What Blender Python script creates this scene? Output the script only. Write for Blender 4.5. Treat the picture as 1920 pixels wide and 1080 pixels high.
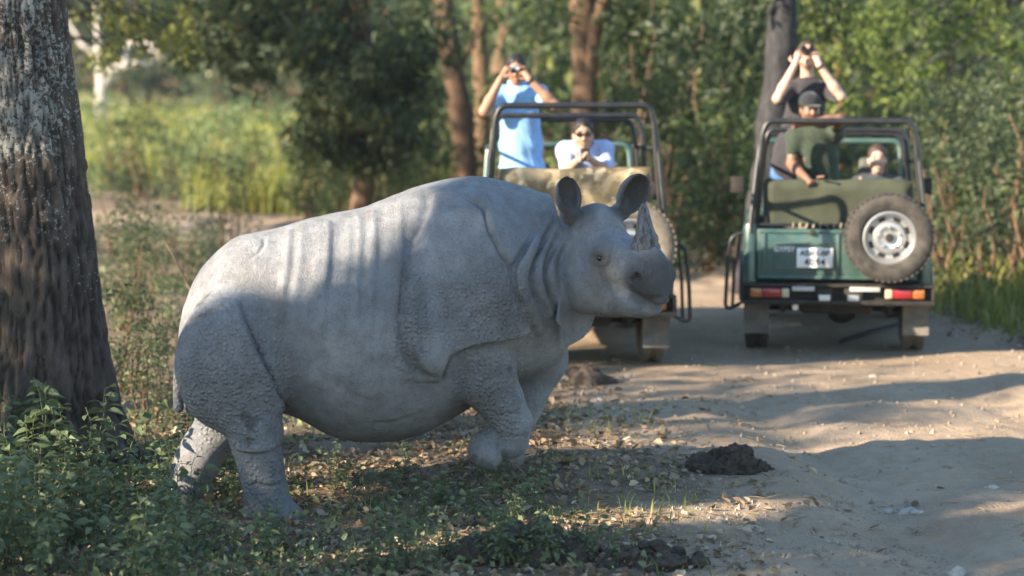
import bpy, bmesh, math, random
import numpy as np
from mathutils import Vector, Matrix
R = math.radians
rng = np.random.default_rng(7)
random.seed(7)
scene = bpy.context.scene
for _o in list(bpy.data.objects):
    bpy.data.objects.remove(_o)
col = scene.collection

# ------------------------------------------------------------ camera
FPX = 4275.0                     # focal length in pixels of a 1920 px wide frame
CAMH = 2.45
PITCH = math.atan((540 - 100) / FPX)
cam_data = bpy.data.cameras.new('camera')
cam = bpy.data.objects.new('camera', cam_data)
col.objects.link(cam)
cam.location = (0, 0, CAMH)
cam.rotation_euler = (R(90) - PITCH, 0, 0)
cam_data.sensor_width = 36.0
cam_data.lens = 36.0 * FPX / 1920
cam_data.clip_end = 2000
cam_data.dof.use_dof = True
cam_data.dof.focus_distance = 12.25
cam_data.dof.aperture_fstop = 1.5
scene.camera = cam

# ------------------------------------------------------------ daylight
SUN_AZ = R(28)                   # from the left, this much towards the camera
SUN_EL = R(23)
SUN = np.array([-math.cos(SUN_AZ) * math.cos(SUN_EL), -math.sin(SUN_AZ) * math.cos(SUN_EL), math.sin(SUN_EL)])
world = bpy.data.worlds.new('World')
scene.world = world
world.use_nodes = True
wn = world.node_tree.nodes
wn.clear()
sky = wn.new('ShaderNodeTexSky')
sky.sky_type = 'NISHITA'
sky.sun_disc = False
sky.sun_elevation = SUN_EL
sky.sun_rotation = math.atan2(SUN[0], SUN[1])
sky.air_density = 1.3
sky.dust_density = 0.1
sky.ozone_density = 3.2
bg = wn.new('ShaderNodeBackground')
bg.inputs['Strength'].default_value = 0.10
wo = wn.new('ShaderNodeOutputWorld')
world.node_tree.links.new(sky.outputs[0], bg.inputs[0])
world.node_tree.links.new(bg.outputs[0], wo.inputs[0])
sun_data = bpy.data.lights.new('sun', 'SUN')
sun_data.energy = 5.0
sun_data.angle = R(0.55)
sun_data.color = (1.0, 0.84, 0.65)
sun_ob = bpy.data.objects.new('sun', sun_data)
col.objects.link(sun_ob)
sun_ob.rotation_euler = Vector(SUN).to_track_quat('Z', 'Y').to_euler()
vs = scene.view_settings
vs.view_transform = 'Standard'
vs.look = 'None'
vs.exposure = 1.9
vs.gamma = 1.0
vs.use_curve_mapping = False
scene.render.engine = 'CYCLES'
cy = scene.cycles
cy.use_denoising = True
try:
    cy.denoiser = 'OPENIMAGEDENOISE'
except Exception:
    pass
cy.max_bounces = 6
cy.diffuse_bounces = 3
cy.glossy_bounces = 2
cy.transmission_bounces = 3
cy.transparent_max_bounces = 6
cy.volume_bounces = 0
cy.caustics_reflective = False
cy.caustics_refractive = False
cy.sample_clamp_indirect = 4.0

# ------------------------------------------------------------ pixel helpers (photo pixels, 1920 wide) to find real places
_cp, _sp = math.cos(PITCH), math.sin(PITCH)
def ray(px, py):
    a, b = (px - 960) / FPX, (540 - py) / FPX
    return np.array([a, _cp + b * _sp, -_sp + b * _cp])
def at(px, py, Y):
    d = ray(px, py)
    return np.array([0, 0, CAMH]) + d * (Y / d[1])
def gnd(px, py, z=0.0):
    d = ray(px, py)
    return np.array([0, 0, CAMH]) + d * ((z - CAMH) / d[2])
def pix(p):
    x, y, z = p[0], p[1], p[2] - CAMH
    dep = y * _cp - z * _sp
    return (960 + FPX * x / dep, 540 - FPX * (y * _sp + z * _cp) / dep)

# ------------------------------------------------------------ tags and mesh objects
def tag(o, label=None, cat=None, group=None, kind=None):
    if label: o['label'] = label
    if cat: o['category'] = cat
    if group: o['group'] = group
    if kind: o['kind'] = kind
    return o
def empty(name, loc=(0, 0, 0), rz=0.0):
    o = bpy.data.objects.new(name, None)
    o.empty_display_size = 0.1
    col.objects.link(o)
    o.location = loc
    o.rotation_euler = (0, 0, rz)
    return o
def mesh_data(name, V, F, mats=(), smooth=True, fcol=None, vcol=None, midx=None):
    """V (n,3); F: (m,k) array or list of tuples"""
    me = bpy.data.meshes.new(name)
    V = np.asarray(V, dtype=np.float32)
    if isinstance(F, np.ndarray):
        m, k = F.shape
        me.vertices.add(len(V))
        me.vertices.foreach_set('co', V.ravel())
        me.loops.add(m * k)
        me.loops.foreach_set('vertex_index', F.astype(np.int32).ravel())
        me.polygons.add(m)
        me.polygons.foreach_set('loop_start', np.arange(0, m * k, k, dtype=np.int32))
        me.update(calc_edges=True)
        me.validate()
    else:
        me.from_pydata([tuple(v) for v in V], [], [tuple(f) for f in F])
        me.update()
    for m_ in (mats if isinstance(mats, (list, tuple)) else [mats]):
        if m_ is not None: me.materials.append(m_)
    me.polygons.foreach_set('use_smooth', np.full(len(me.polygons), bool(smooth)))
    if midx is not None:
        me.polygons.foreach_set('material_index', np.asarray(midx, dtype=np.int32))
    if vcol is not None:
        for nm, arr in vcol.items():
            arr = np.asarray(arr, dtype=np.float32)
            if arr.ndim == 1:
                a = me.attributes.new(nm, 'FLOAT', 'POINT'); a.data.foreach_set('value', arr)
            else:
                a = me.attributes.new(nm, 'FLOAT_COLOR', 'POINT')
                a.data.foreach_set('color', np.c_[arr, np.ones(len(arr))].astype(np.float32).ravel())
    return me
def link(name, me, parent=None, loc=None):
    o = bpy.data.objects.new(name, me)
    col.objects.link(o)
    if parent is not None: o.parent = parent
    if loc is not None: o.location = loc
    return o
def mobj(name, V, F, mats=(), parent=None, loc=None, **kw):
    return link(name, mesh_data(name, V, F, mats, **kw), parent, loc)
def copy_tree(o, parent=None):
    c = o.copy(); col.objects.link(c); c.parent = parent
    for ch in list(o.children): copy_tree(ch, c)
    return c

# ------------------------------------------------------------ materials
MATS = {}
class NT:
    def __init__(s, name):
        s.m = bpy.data.materials.new(name); s.m.use_nodes = True
        s.t = s.m.node_tree; s.n = s.t.nodes; s.n.clear()
        s.out = s.n.new('ShaderNodeOutputMaterial')
    def new(s, typ, **kw):
        nd = s.n.new(typ)
        for k, v in kw.items():
            if k in nd.inputs: s.set(nd.inputs[k], v)
            else: setattr(nd, k, v)
        return nd
    def set(s, sock, v):
        if hasattr(v, 'outputs'): v = v.outputs[0]
        if isinstance(v, bpy.types.NodeSocket): s.t.links.new(v, sock)
        else: sock.default_value = (tuple(v) + (1,)) if isinstance(v, (tuple, list)) and len(v) == 3 and sock.type == 'RGBA' else v
    def coord(s, kind='Object'):
        return s.new('ShaderNodeTexCoord').outputs[kind]
    def noise(s, scale, detail=4, rough=0.55, vec=None, dist=0.0):
        nd = s.new('ShaderNodeTexNoise'); nd.inputs['Scale'].default_value = scale
        nd.inputs['Detail'].default_value = detail; nd.inputs['Roughness'].default_value = rough
        nd.inputs['Distortion'].default_value = dist
        s.set(nd.inputs['Vector'], vec if vec is not None else s.coord())
        return nd.outputs['Fac']
    def voronoi(s, scale, vec=None, feature='F1', rnd=1.0):
        nd = s.new('ShaderNodeTexVoronoi'); nd.feature = feature
        nd.inputs['Scale'].default_value = scale
        nd.inputs['Randomness'].default_value = rnd
        s.set(nd.inputs['Vector'], vec if vec is not None else s.coord())
        return nd.outputs['Distance']
    def ramp(s, fac, stops, interp='LINEAR'):
        nd = s.new('ShaderNodeValToRGB'); nd.color_ramp.interpolation = interp
        e = nd.color_ramp.elements
        while len(e) < len(stops): e.new(0.5)
        for el, (p, c) in zip(e, stops):
            el.position = p
            el.color = tuple(c) + (1,) if isinstance(c, (tuple, list)) else (c, c, c, 1)
        s.set(nd.inputs[0], fac)
        return nd.outputs[0]
    def mix(s, fac, a, b, mode='MIX'):
        nd = s.new('ShaderNodeMix'); nd.data_type = 'RGBA'; nd.blend_type = mode
        s.set(nd.inputs[0], fac); s.set(nd.inputs[6], a); s.set(nd.inputs[7], b)
        return nd.outputs[2]
    def math(s, op, a, b=0.0, c=None, clamp=False):
        nd = s.new('ShaderNodeMath'); nd.operation = op; nd.use_clamp = clamp
        s.set(nd.inputs[0], a); s.set(nd.inputs[1], b)
        if c is not None: s.set(nd.inputs[2], c)
        return nd.outputs[0]
    def attr(s, name, out='Fac'):
        nd = s.new('ShaderNodeAttribute'); nd.attribute_name = name
        return nd.outputs[out]
    def bump(s, h, strength=0.5, dist=0.01, normal=None):
        nd = s.new('ShaderNodeBump'); s.set(nd.inputs['Height'], h)
        s.set(nd.inputs['Strength'], strength); nd.inputs['Distance'].default_value = dist
        if normal is not None: s.set(nd.inputs['Normal'], normal)
        return nd.outputs[0]
    def bsdf(s, color, rough=0.7, metal=0.0, normal=None, spec=0.4, **kw):
        b = s.new('ShaderNodeBsdfPrincipled')
        s.set(b.inputs['Base Color'], color); s.set(b.inputs['Roughness'], rough)
        s.set(b.inputs['Metallic'], metal); s.set(b.inputs['Specular IOR Level'], spec)
        if normal is not None: s.set(b.inputs['Normal'], normal)
        for k, v in kw.items(): s.set(b.inputs[k.replace('_', ' ')], v)
        return b
    def done(s, sh):
        s.set(s.out.inputs['Surface'], sh); MATS[s.m.name] = s.m
        return s.m
def simple(name, color, rough=0.6, metal=0.0, spec=0.4, var=0.15, scale=6.0, bump=0.15, bscale=40.0, dust=0.0, dustcol=(0.42, 0.36, 0.28), **kw):
    """plain material with uneven tone, fine relief and a film of dust with a patchy shape of its own"""
    t = NT(name)
    n1 = t.noise(scale, 5, 0.6)
    c = t.mix(t.ramp(n1, [(0.3, 0.0), (0.7, 1.0)]), tuple(max(0, x * (1 - var)) for x in color), tuple(min(1, x * (1 + var)) for x in color))
    if dust > 0:
        n2 = t.noise(scale * 1.7, 6, 0.65)
        f = t.math('MULTIPLY', t.ramp(n2, [(0.35, 0.0), (0.7, 1.0)]), dust)
        c = t.mix(f, c, dustcol)
        rough = t.math('ADD', t.math('MULTIPLY', f, 0.4), rough, clamp=True)
    nb = t.bump(t.noise(bscale, 4), bump, 0.004) if bump else None
    return t.done(t.bsdf(c, rough, metal, nb, spec, **kw))

# ------------------------------------------------------------ noise in numpy
_perm = rng.permutation(512)
_rv = rng.random(512).astype(np.float32)
def vnoise(P, seed=0):
    """value noise, P (n,2) or (n,3) -> [-1,1]"""
    P = np.asarray(P, dtype=np.float64)
    i = np.floor(P).astype(np.int64); f = P - i
    f = f * f * (3 - 2 * f)
    dim = P.shape[1]
    res = np.zeros(len(P))
    for c in range(1 << dim):
        w = np.ones(len(P)); h = np.full(len(P), seed * 131 + 17, dtype=np.int64)
        for a in range(dim):
            bit = (c >> a) & 1
            w *= f[:, a] if bit else 1 - f[:, a]
            h = _perm[(h + i[:, a] + bit) & 511]
        res += w * _rv[h]
    return res * 2 - 1
def fbm(P, octaves=4, gain=0.5, seed=0):
    P = np.asarray(P, dtype=np.float64); s = np.zeros(len(P)); a = 1.0
    for o in range(octaves):
        s += a * vnoise(P * (2.03 ** o) + o * 7.31, seed + o); a *= gain
    return s
# ------------------------------------------------------------ implicit surfaces: smooth bodies meshed with surface nets
BIG = 10.0
def smin(a, b, k):
    if k <= 0: return np.minimum(a, b)
    h = np.clip(0.5 + 0.5 * (b - a) / k, 0, 1)
    return b * (1 - h) + a * h - k * h * (1 - h)
def smax(a, b, k): return -smin(-a, -b, k)
def s_cone(P, a, b, ra, rb, sc=None):
    """round cone a->b; sc optional per-axis scale about the middle"""
    a = np.asarray(a, float); b = np.asarray(b, float)
    d = b - a; L2 = max(d @ d, 1e-9)
    t = np.clip(((P - a) @ d) / L2, 0, 1)
    q = P - a - t[:, None] * d
    if sc is not None:
        sc = np.asarray(sc, float); q = q / sc
        return (np.sqrt((q * q).sum(1)) - (ra + (rb - ra) * t)) * sc.min()
    return np.sqrt((q * q).sum(1)) - (ra + (rb - ra) * t)
def s_ell(P, c, r, M=None):
    """ellipsoid, M: rows are its axes"""
    q = P - np.asarray(c, float)
    if M is not None: q = q @ np.asarray(M).T
    r = np.asarray(r, float)
    k0 = np.sqrt(((q / r) ** 2).sum(1)); k1 = np.sqrt(((q / (r * r)) ** 2).sum(1)) + 1e-9
    return k0 * (k0 - 1) / k1
def s_chain(P, pts, rad, sc=None):
    d = np.full(len(P), BIG)
    for i in range(len(pts) - 1):
        d = np.minimum(d, s_cone(P, pts[i], pts[i + 1], rad[i], rad[i + 1], sc))
    return d
class Sdf:
    """ordered list of operations, each evaluated only near its own box"""
    def __init__(s): s.ops = []
    def add(s, fn, lo, hi, k=0.03, mode='+'):
        s.ops.append((fn, np.asarray(lo, float), np.asarray(hi, float), k, mode)); return s
    def cone(s, a, b, ra, rb, k=0.03, mode='+', sc=None):
        a = np.asarray(a, float); b = np.asarray(b, float); r = max(ra, rb) * (max(sc) if sc is not None else 1)
        return s.add(lambda P: s_cone(P, a, b, ra, rb, sc), np.minimum(a, b) - r, np.maximum(a, b) + r, k, mode)
    def ell(s, c, r, k=0.03, mode='+', M=None):
        c = np.asarray(c, float); rr = max(r)
        return s.add(lambda P: s_ell(P, c, r, M), c - rr, c + rr, k, mode)
    def chain(s, pts, rad, k=0.02, mode='+', sc=None):
        p = np.asarray(pts, float); r = max(rad) * (max(sc) if sc is not None else 1)
        return s.add(lambda P: s_chain(P, p, rad, sc), p.min(0) - r, p.max(0) + r, k, mode)
    def bounds(s):
        lo = np.min([o[1] for o in s.ops if o[4] == '+'], 0); hi = np.max([o[2] for o in s.ops if o[4] == '+'], 0)
        return lo, hi
    def __call__(s, P, margin=0.12):
        d = np.full(len(P), BIG)
        for fn, lo, hi, k, mode in s.ops:
            e = margin + k
            m = ((P > lo - e) & (P < hi + e)).all(1)
            if not m.any(): continue
            v = fn(P[m])
            if mode == '+': d[m] = smin(d[m], v, k)
            elif mode == '-': d[m] = smax(d[m], -v, k)
            else: d[m] = smax(d[m], v, k)
        return d
def surface_nets(f, h, lo=None, hi=None, block=5, slack=1.7):
    if lo is None:
        lo, hi = f.bounds()
    lo = np.asarray(lo, float) - 3 * h; hi = np.asarray(hi, float) + 3 * h
    nb = np.ceil((hi - lo) / (h * block)).astype(int) + 1
    H = h * block
    g = np.stack(np.meshgrid(*[np.arange(n) for n in nb], indexing='ij'), -1).reshape(-1, 3)
    dc = f(lo + (g + 0.5) * H - 0.5 * h)
    act = np.abs(dc) < H * 0.87 * slack + h
    n = nb * block
    D = np.repeat(np.repeat(np.repeat(dc.reshape(nb), block, 0), block, 1), block, 2).astype(np.float32)
    off = np.stack(np.meshgrid(*[np.arange(block)] * 3, indexing='ij'), -1).reshape(-1, 3)
    gi = (g[act][:, None, :] * block + off[None]).reshape(-1, 3)
    for c0 in range(0, len(gi), 400000):
        q = gi[c0:c0 + 400000]
        D[q[:, 0], q[:, 1], q[:, 2]] = f(lo + q * h)
    ins = D < 0
    cnt = np.zeros(np.array(D.shape) - 1, np.int8)
    cor = [(i, j, k) for i in (0, 1) for j in (0, 1) for k in (0, 1)]
    sx, sy, sz = cnt.shape
    for (i, j, k) in cor: cnt += ins[i:i + sx, j:j + sy, k:k + sz]
    ci = np.argwhere((cnt > 0) & (cnt < 8))
    val = np.stack([D[ci[:, 0] + i, ci[:, 1] + j, ci[:, 2] + k] for (i, j, k) in cor], 1)
    acc = np.zeros((len(ci), 3)); num = np.zeros(len(ci))
    for a in range(8):
        for ax in range(3):
            b = a | (4 >> ax)
            if b == a: continue
            va, vb = val[:, a], val[:, b]
            m = (va < 0) != (vb < 0)
            t = va[m] / (va[m] - vb[m])
            p = np.tile(np.array(cor[a], float), (m.sum(), 1)); p[:, ax] += t
            acc[m] += p; num[m] += 1
    V = lo + (ci + acc / num[:, None]) * h
    idm = np.full(cnt.shape, -1, np.int32); idm[ci[:, 0], ci[:, 1], ci[:, 2]] = np.arange(len(ci))
    quads = []
    for ax in range(3):
        u, w = [(1, 2), (2, 0), (0, 1)][ax]
        sl0 = [slice(None)] * 3; sl1 = [slice(None)] * 3
        sl0[ax] = slice(0, -1); sl1[ax] = slice(1, None)
        e = np.argwhere(ins[tuple(sl0)] != ins[tuple(sl1)])
        e = e[(e[:, u] > 0) & (e[:, w] > 0)]
        e = e[(e[:, u] < cnt.shape[u]) & (e[:, w] < cnt.shape[w])]
        flip = ~ins[e[:, 0], e[:, 1], e[:, 2]]
        du = np.zeros(3, int); dw = np.zeros(3, int); du[u] = 1; dw[w] = 1
        q = [idm[tuple((e - o).T)] for o in (du + dw, dw, 0 * du, du)]
        q = np.stack(q, 1)
        q[flip] = q[flip][:, ::-1]
        quads.append(q)
    Q = np.concatenate(quads); Q = Q[(Q >= 0).all(1)]
    return V, Q
def grad(f, P, e=0.004):
    g = np.zeros_like(P)
    for a in range(3):
        d = np.zeros(3); d[a] = e
        g[:, a] = f(P + d) - f(P - d)
    return g / (np.linalg.norm(g, axis=1, keepdims=True) + 1e-9)
def vnormals(V, Q):
    n = np.cross(V[Q[:, 2]] - V[Q[:, 0]], V[Q[:, 3]] - V[Q[:, 1]])
    N = np.zeros_like(V)
    for c in range(4): np.add.at(N, Q[:, c], n)
    return N / (np.linalg.norm(N, axis=1, keepdims=True) + 1e-12)
def relax(V, Q, it=2, lam=0.5):
    n = len(V)
    E = np.concatenate([Q[:, [0, 1]], Q[:, [1, 2]], Q[:, [2, 3]], Q[:, [3, 0]]])
    cnt = np.bincount(E[:, 0], minlength=n) + np.bincount(E[:, 1], minlength=n)
    for _ in range(it):
        S = np.stack([np.bincount(E[:, 0], V[E[:, 1], a], n) + np.bincount(E[:, 1], V[E[:, 0], a], n) for a in range(3)], 1)
        V = V + lam * (S / cnt[:, None] - V)
    return V
# ------------------------------------------------------------ the rhinoceros
PSI = R(13)
D0 = 12.35
_r0 = gnd(700, 930); _r0 = at(700, 700, D0)
RO = np.array([_r0[0], D0, 0.0])
_fx = np.array([math.cos(PSI), math.sin(PSI), 0]); _fy = np.array([-math.sin(PSI), math.cos(PSI), 0])
def rl(px, py, yl=0.0):
    """photo pixel -> point of the animal's own frame at lateral offset yl (x forward, y away, z up)"""
    d = ray(px, py); o = np.array([0, 0, CAMH]) - RO
    t = (yl - o @ _fy) / (d @ _fy)
    p = o + t * d
    return np.array([p @ _fx, yl, p[2]])
def to_rl(w):
    w = np.asarray(w) - RO
    return np.array([w @ _fx, w @ _fy, w[2]])
def make_rhino():
    S = Sdf()
    # torso loft: photo x, spine y, belly y, half width
    st = [(400, 530, 770, .34), (440, 470, 770, .38), (500, 436, 762, .40), (560, 414, 786, .47), (620, 402, 820, .53), (680, 389, 829, .545),
          (740, 367, 826, .54), (790, 348, 812, .52), (840, 334, 785, .50), (890, 330, 755, .475), (940, 336, 722, .41), (990, 351, 692, .36), (1030, 364, 660, .32)]
    xs = np.array([rl(a, (b + c) / 2)[0] for a, b, c, w in st])
    zt = np.array([rl(a, b)[2] for a, b, c, w in st]); zb = np.array([rl(a, c)[2] for a, b, c, w in st])
    hw = np.array([s[3] for s in st])
    xd = np.linspace(xs[0], xs[-1], 240)
    def sm(v):
        y = np.interp(xd, xs, v); k = np.hanning(25); k /= k.sum()
        return np.convolve(np.pad(y, 12, 'edge'), k, 'valid')
    ztd, zbd, hwd = sm(zt), sm(zb), sm(hw)
    def loft(P):
        x = np.clip(P[:, 0], xs[0], xs[-1])
        t = np.interp(x, xd, ztd); b = np.interp(x, xd, zbd); w = np.interp(x, xd, hwd)
        rz = (t - b) / 2; zc = (t + b) / 2
        # fuller below the middle, narrower towards the spine
        dz = P[:, 2] - zc - 0.0
        up = np.clip(dz / rz, -1, 1)
        w = w * (1 - 0.12 * np.clip(up, 0, 1) ** 1.5)
        q = np.stack([P[:, 1] / w, dz / rz], 1)
        k0 = np.sqrt((q ** 2).sum(1)); k1 = np.sqrt((P[:, 1] / w ** 2) ** 2 + (dz / rz ** 2) ** 2) + 1e-6
        d = k0 * (k0 - 1) / k1
        ex = np.maximum(np.maximum(xs[0] - P[:, 0], P[:, 0] - xs[-1]), 0)
        return np.where(ex > 0, np.sqrt(np.maximum(d, 0) ** 2 + ex ** 2) + np.minimum(d, 0) * 0, d)
    S.add(loft, (xs[0], -.56, zb.min()), (xs[-1], .56, zt.max()), 0.0)
    # rump
    S.ell(rl(445, 640), (.315, .40, .44), .09)
    S.ell(rl(470, 560), (.27, .30, .34), .10)
    # shoulder mass
    for s in (-1, 1):
        S.ell(rl(885, 530, s * .23), (.37, .28, .43), .09)
    # neck
    S.cone(rl(985, 500), rl(1062, 505, -.05), .335, .26, .10, sc=(1, .92, 1.0))
    S.ell(rl(985, 632, 0), (.25, .22, .21), .08)
    # hind legs
    S.ell(rl(436, 680, -.25), (.300, .21, .38), .05)
    S.cone(rl(450, 700, -.27), rl(478, 806, -.31), .235, .150, .06, sc=(1, .82, 1))
    S.cone(rl(474, 800, -.31), rl(476, 822, -.31), .150, .136, .012)
    S.chain([rl(482, 840, -.31), rl(493, 890, -.31), rl(502, 930, -.31)], [.132, .122, .118], .02)
    S.cone(rl(497, 940, -.31), rl(545, 968, -.31), .105, .072, .04, sc=(1, 1.15, 1))
    S.cone(rl(497, 962, -.31), rl(500, 968, -.31), .105, .105, .03)
    for dy, (tx, ty) in ((-.09, (545, 974)), (0, (566, 976)), (.09, (553, 970))):
        S.cone(rl(535, 965, -.31 + dy), rl(tx, ty, -.31 + dy), .05, .042, .02)
    S.ell(rl(440, 690, .25), (.295, .20, .40), .05)
    S.cone(rl(438, 700, .27), rl(418, 800, .30), .22, .135, .05)
    S.chain([rl(412, 800, .30), rl(372, 858, .30), rl(352, 905, .30)], [.135, .125, .115], .03)
    S.cone(rl(352, 915, .30), rl(378, 932, .30), .105, .085, .04)
    # front legs; the near one is lifted and folded
    S.cone(rl(895, 660, -.28), rl(908, 705, -.28), .19, .172, .03)
    S.chain([rl(904, 690, -.28), rl(934, 748, -.28), rl(957, 792, -.28)], [.172, .138, .112], .03)
    S.chain([rl(957, 792, -.28), rl(957, 826, -.27)], [.112, .100], .03)
    S.cone(rl(950, 830, -.27), rl(912, 838, -.27), .082, .085, .02)
    S.ell(rl(911, 843, -.27), (.104, .110, .110), .03)
    for dy in (-.06, .02, .08):
        S.cone(rl(906, 850, -.27 + dy), rl(897, 864, -.27 + dy), .050, .040, .03)
    _sole = rl(888, 866, -.27); _sn = np.array([-.62, 0, -.78])
    S.add(lambda P: (P - _sole) @ _sn, _sole - [.05, .12, .05], _sole + [.10, .12, .10], .012, '&')
    S.cone(rl(960, 650, .26), rl(1010, 675, .26), .19, .165, .05)
    S.chain([rl(1012, 668, .26), rl(978, 760, .26), rl(946, 826, .26)], [.155, .12, .105], .03)
    S.cone(rl(944, 838, .26), rl(952, 852, .26), .105, .095, .04)
    # ---------------- head frame
    phi, pit = R(54), R(5)
    U = np.array([math.cos(phi) * math.cos(pit), -math.sin(phi) * math.cos(pit), -math.sin(pit)])
    N = np.array([-math.sin(phi), -math.cos(phi), 0])
    W = np.array([math.cos(phi) * math.sin(pit), -math.sin(phi) * math.sin(pit), math.cos(pit)])
    toL = np.array([_fx, _fy, [0, 0, 1]])
    Ul, Nl, Wl = toL @ U, toL @ N, toL @ W
    eye_w = at(1122, 484, D0 - .30)
    eu, en, ew = .275, .155, .005
    O = to_rl(eye_w) - eu * Ul - en * Nl - ew * Wl
    hp = lambda u, n, w: O + u * Ul + n * Nl + w * Wl
    M = np.array([Ul, Nl, Wl])
    def far_side(p):                      # mirror in the head's own middle plane
        p = np.asarray(p); return p - 2 * ((p - O) @ Nl)[..., None] * Nl if p.ndim > 1 else p - 2 * ((p - O) @ Nl) * Nl
    S.ell(hp(.045, 0, .095), (.165, .155, .165), .05, M=M)
    S.ell(hp(.06, 0, -.13), (.20, .19, .20), .06, M=M)
    for s in (-1, 1):
        S.ell(hp(.11, s * .085, -.135), (.165, .120, .195), .05, M=M)
        S.ell(hp(.27, s * .085, .03), (.07, .065, .06), .05, M=M)
    S.cone(hp(.12, 0, -.01), hp(.43, 0, -.04), .165, .120, .06)
    S.ell(hp(.485, 0, .035), (.105, .085, .065), .05, M=M)
    S.ell(hp(.488, 0, .075), (.072, .062, .045), .03, M=M)
    S.ell(hp(.53, 0, -.055), (.122, .120, .122), .04, M=M)
    S.ell(hp(.595, 0, -.105), (.062, .088, .080), .03, M=M)
    S.ell(hp(.632, 0, -.155), (.036, .052, .040), .025, M=M)
    for s in (-1, 1):
        S.ell(hp(.57, s * .085, -.045), (.055, .036, .048), .02, M=M)
    S.cone(hp(.20, 0, -.20), hp(.45, 0, -.205), .135, .092, .04)
    S.ell(hp(.505, 0, -.222), (.095, .090, .058), .03, M=M)
    # ---------------- points of the skin seen at photo pixels
    camL = to_rl(np.array([0, 0, CAMH]))
    def surf(pts):
        D = np.array([toL @ ray(*p) for p in pts]); D /= np.linalg.norm(D, axis=1, keepdims=True)
        t = np.full(len(D), D0 - 1.15); hit = np.zeros(len(D), bool)
        for _ in range(110):
            d = S(camL + D * t[:, None])
            hit |= d < .004
            t = np.where(hit, t, t + np.clip(d * .75, .004, .035))
        bad = t > D0 + .9
        t = np.where(bad, D0 - .2, t)
        return camL + D * t[:, None]
    px = dict(
        mouth=[(1132, 551), (1156, 547), (1175, 543), (1188, 552), (1201, 559), (1220, 562), (1238, 556)],
        nostril=[(1191, 521), (1182, 524)], socket=[(1122, 484)],
        up_lid=[(1103, 481), (1114, 473), (1128, 472), (1141, 480)], low_lid=[(1106, 488), (1118, 495), (1133, 494), (1142, 487)],
        rollA=[(1034, 410), (1012, 438), (990, 472), (972, 506), (973, 536), (990, 572), (1003, 600), (1010, 622)],
        rollB=[(1046, 426), (1026, 456), (1009, 488), (1003, 514), (1008, 540), (1022, 562), (1032, 588)],
        rollC=[(1062, 446), (1044, 468), (1032, 492), (1029, 518), (1037, 540), (1046, 560), (1054, 572)],
        groA=[(1046, 412), (1020, 446), (998, 484), (988, 520), (998, 556), (1014, 592)], groB=[(1062, 436), (1036, 468), (1018, 498), (1016, 526), (1026, 556), (1040, 580)],
        groC=[(1026, 404), (1004, 432), (982, 468), (962, 500), (962, 530), (980, 575)],
        knob=[(467, 612)], ftc=[(924, 806), (934, 824), (943, 846), (946, 864)], kn1=[(915, 770), (940, 778), (975, 772)], kn2=[(935, 815), (960, 822), (988, 812)], nail=[(890, 858), (903, 867), (920, 872)], nail2=[(548, 976), (572, 978), (528, 980)],
        f1=[(812, 338), (803, 385), (788, 430), (765, 470), (752, 530), (745, 600), (752, 650), (776, 690), (822, 714)],
        f2=[(826, 722), (831, 692), (845, 666), (880, 650), (930, 642), (975, 632), (1000, 614)],
        f3=[(862, 368), (888, 378), (905, 390), (916, 430), (938, 475), (962, 507)],
        f4=[(343, 601), (385, 592), (432, 570)],
        f5=[(446, 552), (456, 590), (466, 616), (478, 640), (500, 690), (520, 735), (540, 770)],
        f6=[(498, 440), (494, 462), (486, 474), (462, 488)],
        f7=[(436, 846), (452, 851), (480, 852), (506, 847), (524, 838)],
        f8=[(770, 640), (774, 668), (790, 692), (815, 712)],
        f9=[(462, 912), (480, 905), (505, 912), (535, 902)],
        f10=[(680, 790), (730, 795), (790, 775)],
        f11=[(600, 690), (660, 740), (720, 760)],
        f12=[(905, 392), (930, 400), (960, 392)])
    wr_px = [[(1150, 462), (1147, 482), (1138, 503), (1128, 515)], [(1132, 455), (1110, 462), (1098, 476)], [(1158, 470), (1156, 492), (1146, 512)],
             [(1148, 522), (1166, 514), (1182, 500)], [(1150, 532), (1170, 526), (1180, 512)], [(1132, 528), (1150, 518), (1168, 500)],
             [(1128, 566), (1140, 556), (1150, 546)], [(1136, 580), (1150, 566), (1160, 552)], [(1150, 588), (1160, 574), (1168, 558)], [(1120, 552), (1134, 540), (1150, 533)],
             [(1082, 470), (1090, 492), (1104, 510)], [(1170, 448), (1185, 452), (1205, 455)], [(1180, 462), (1200, 466), (1222, 464)], [(1160, 590), (1180, 586), (1205, 580)],
             [(1112, 540), (1122, 560), (1140, 585)], [(1205, 480), (1210, 500), (1206, 530)], [(1220, 480), (1228, 505), (1226, 535)]]
    for i, w_ in enumerate(wr_px): px['wr%d' % i] = w_
    allp = surf([p for v in px.values() for p in v])
    hit = {}; c0 = 0
    for k_, v in px.items():
        hit[k_] = allp[c0:c0 + len(v)]; c0 += len(v)
    mouth, nostril, socket, up_lid, low_lid = hit['mouth'], hit['nostril'], hit['socket'][0], hit['up_lid'], hit['low_lid']
    rollA, rollB, rollC, gro, knob, fl = hit['rollA'], hit['rollB'], hit['rollC'], [hit['groA'], hit['groB'], hit['groC']], hit['knob'][0], hit
    wr = [hit['wr%d' % i] for i in range(len(wr_px))]
    # hanging rolls of neck skin, mirrored on the other side of the neck
    mir = np.array([1, -1, 1.0])
    inn = toL @ np.array([0, 1, 0.0])
    for r_, rad in ((rollA, [.010, .030, .048, .056, .056, .050, .042, .028]), (rollB, [.010, .026, .040, .046, .046, .040, .026]), (rollC, [.010, .026, .040, .046, .044, .036, .018])):
        S.chain(r_ + inn * .010, rad, .016)
    for g_ in gro:
        S.chain(g_ - inn * .012, [.006, .014, .021, .024, .020, .009], .012, '-')
    S.chain((rollA + inn * .02) * mir, [.016, .026, .036, .043, .043, .038, .032, .022], .02)
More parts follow.
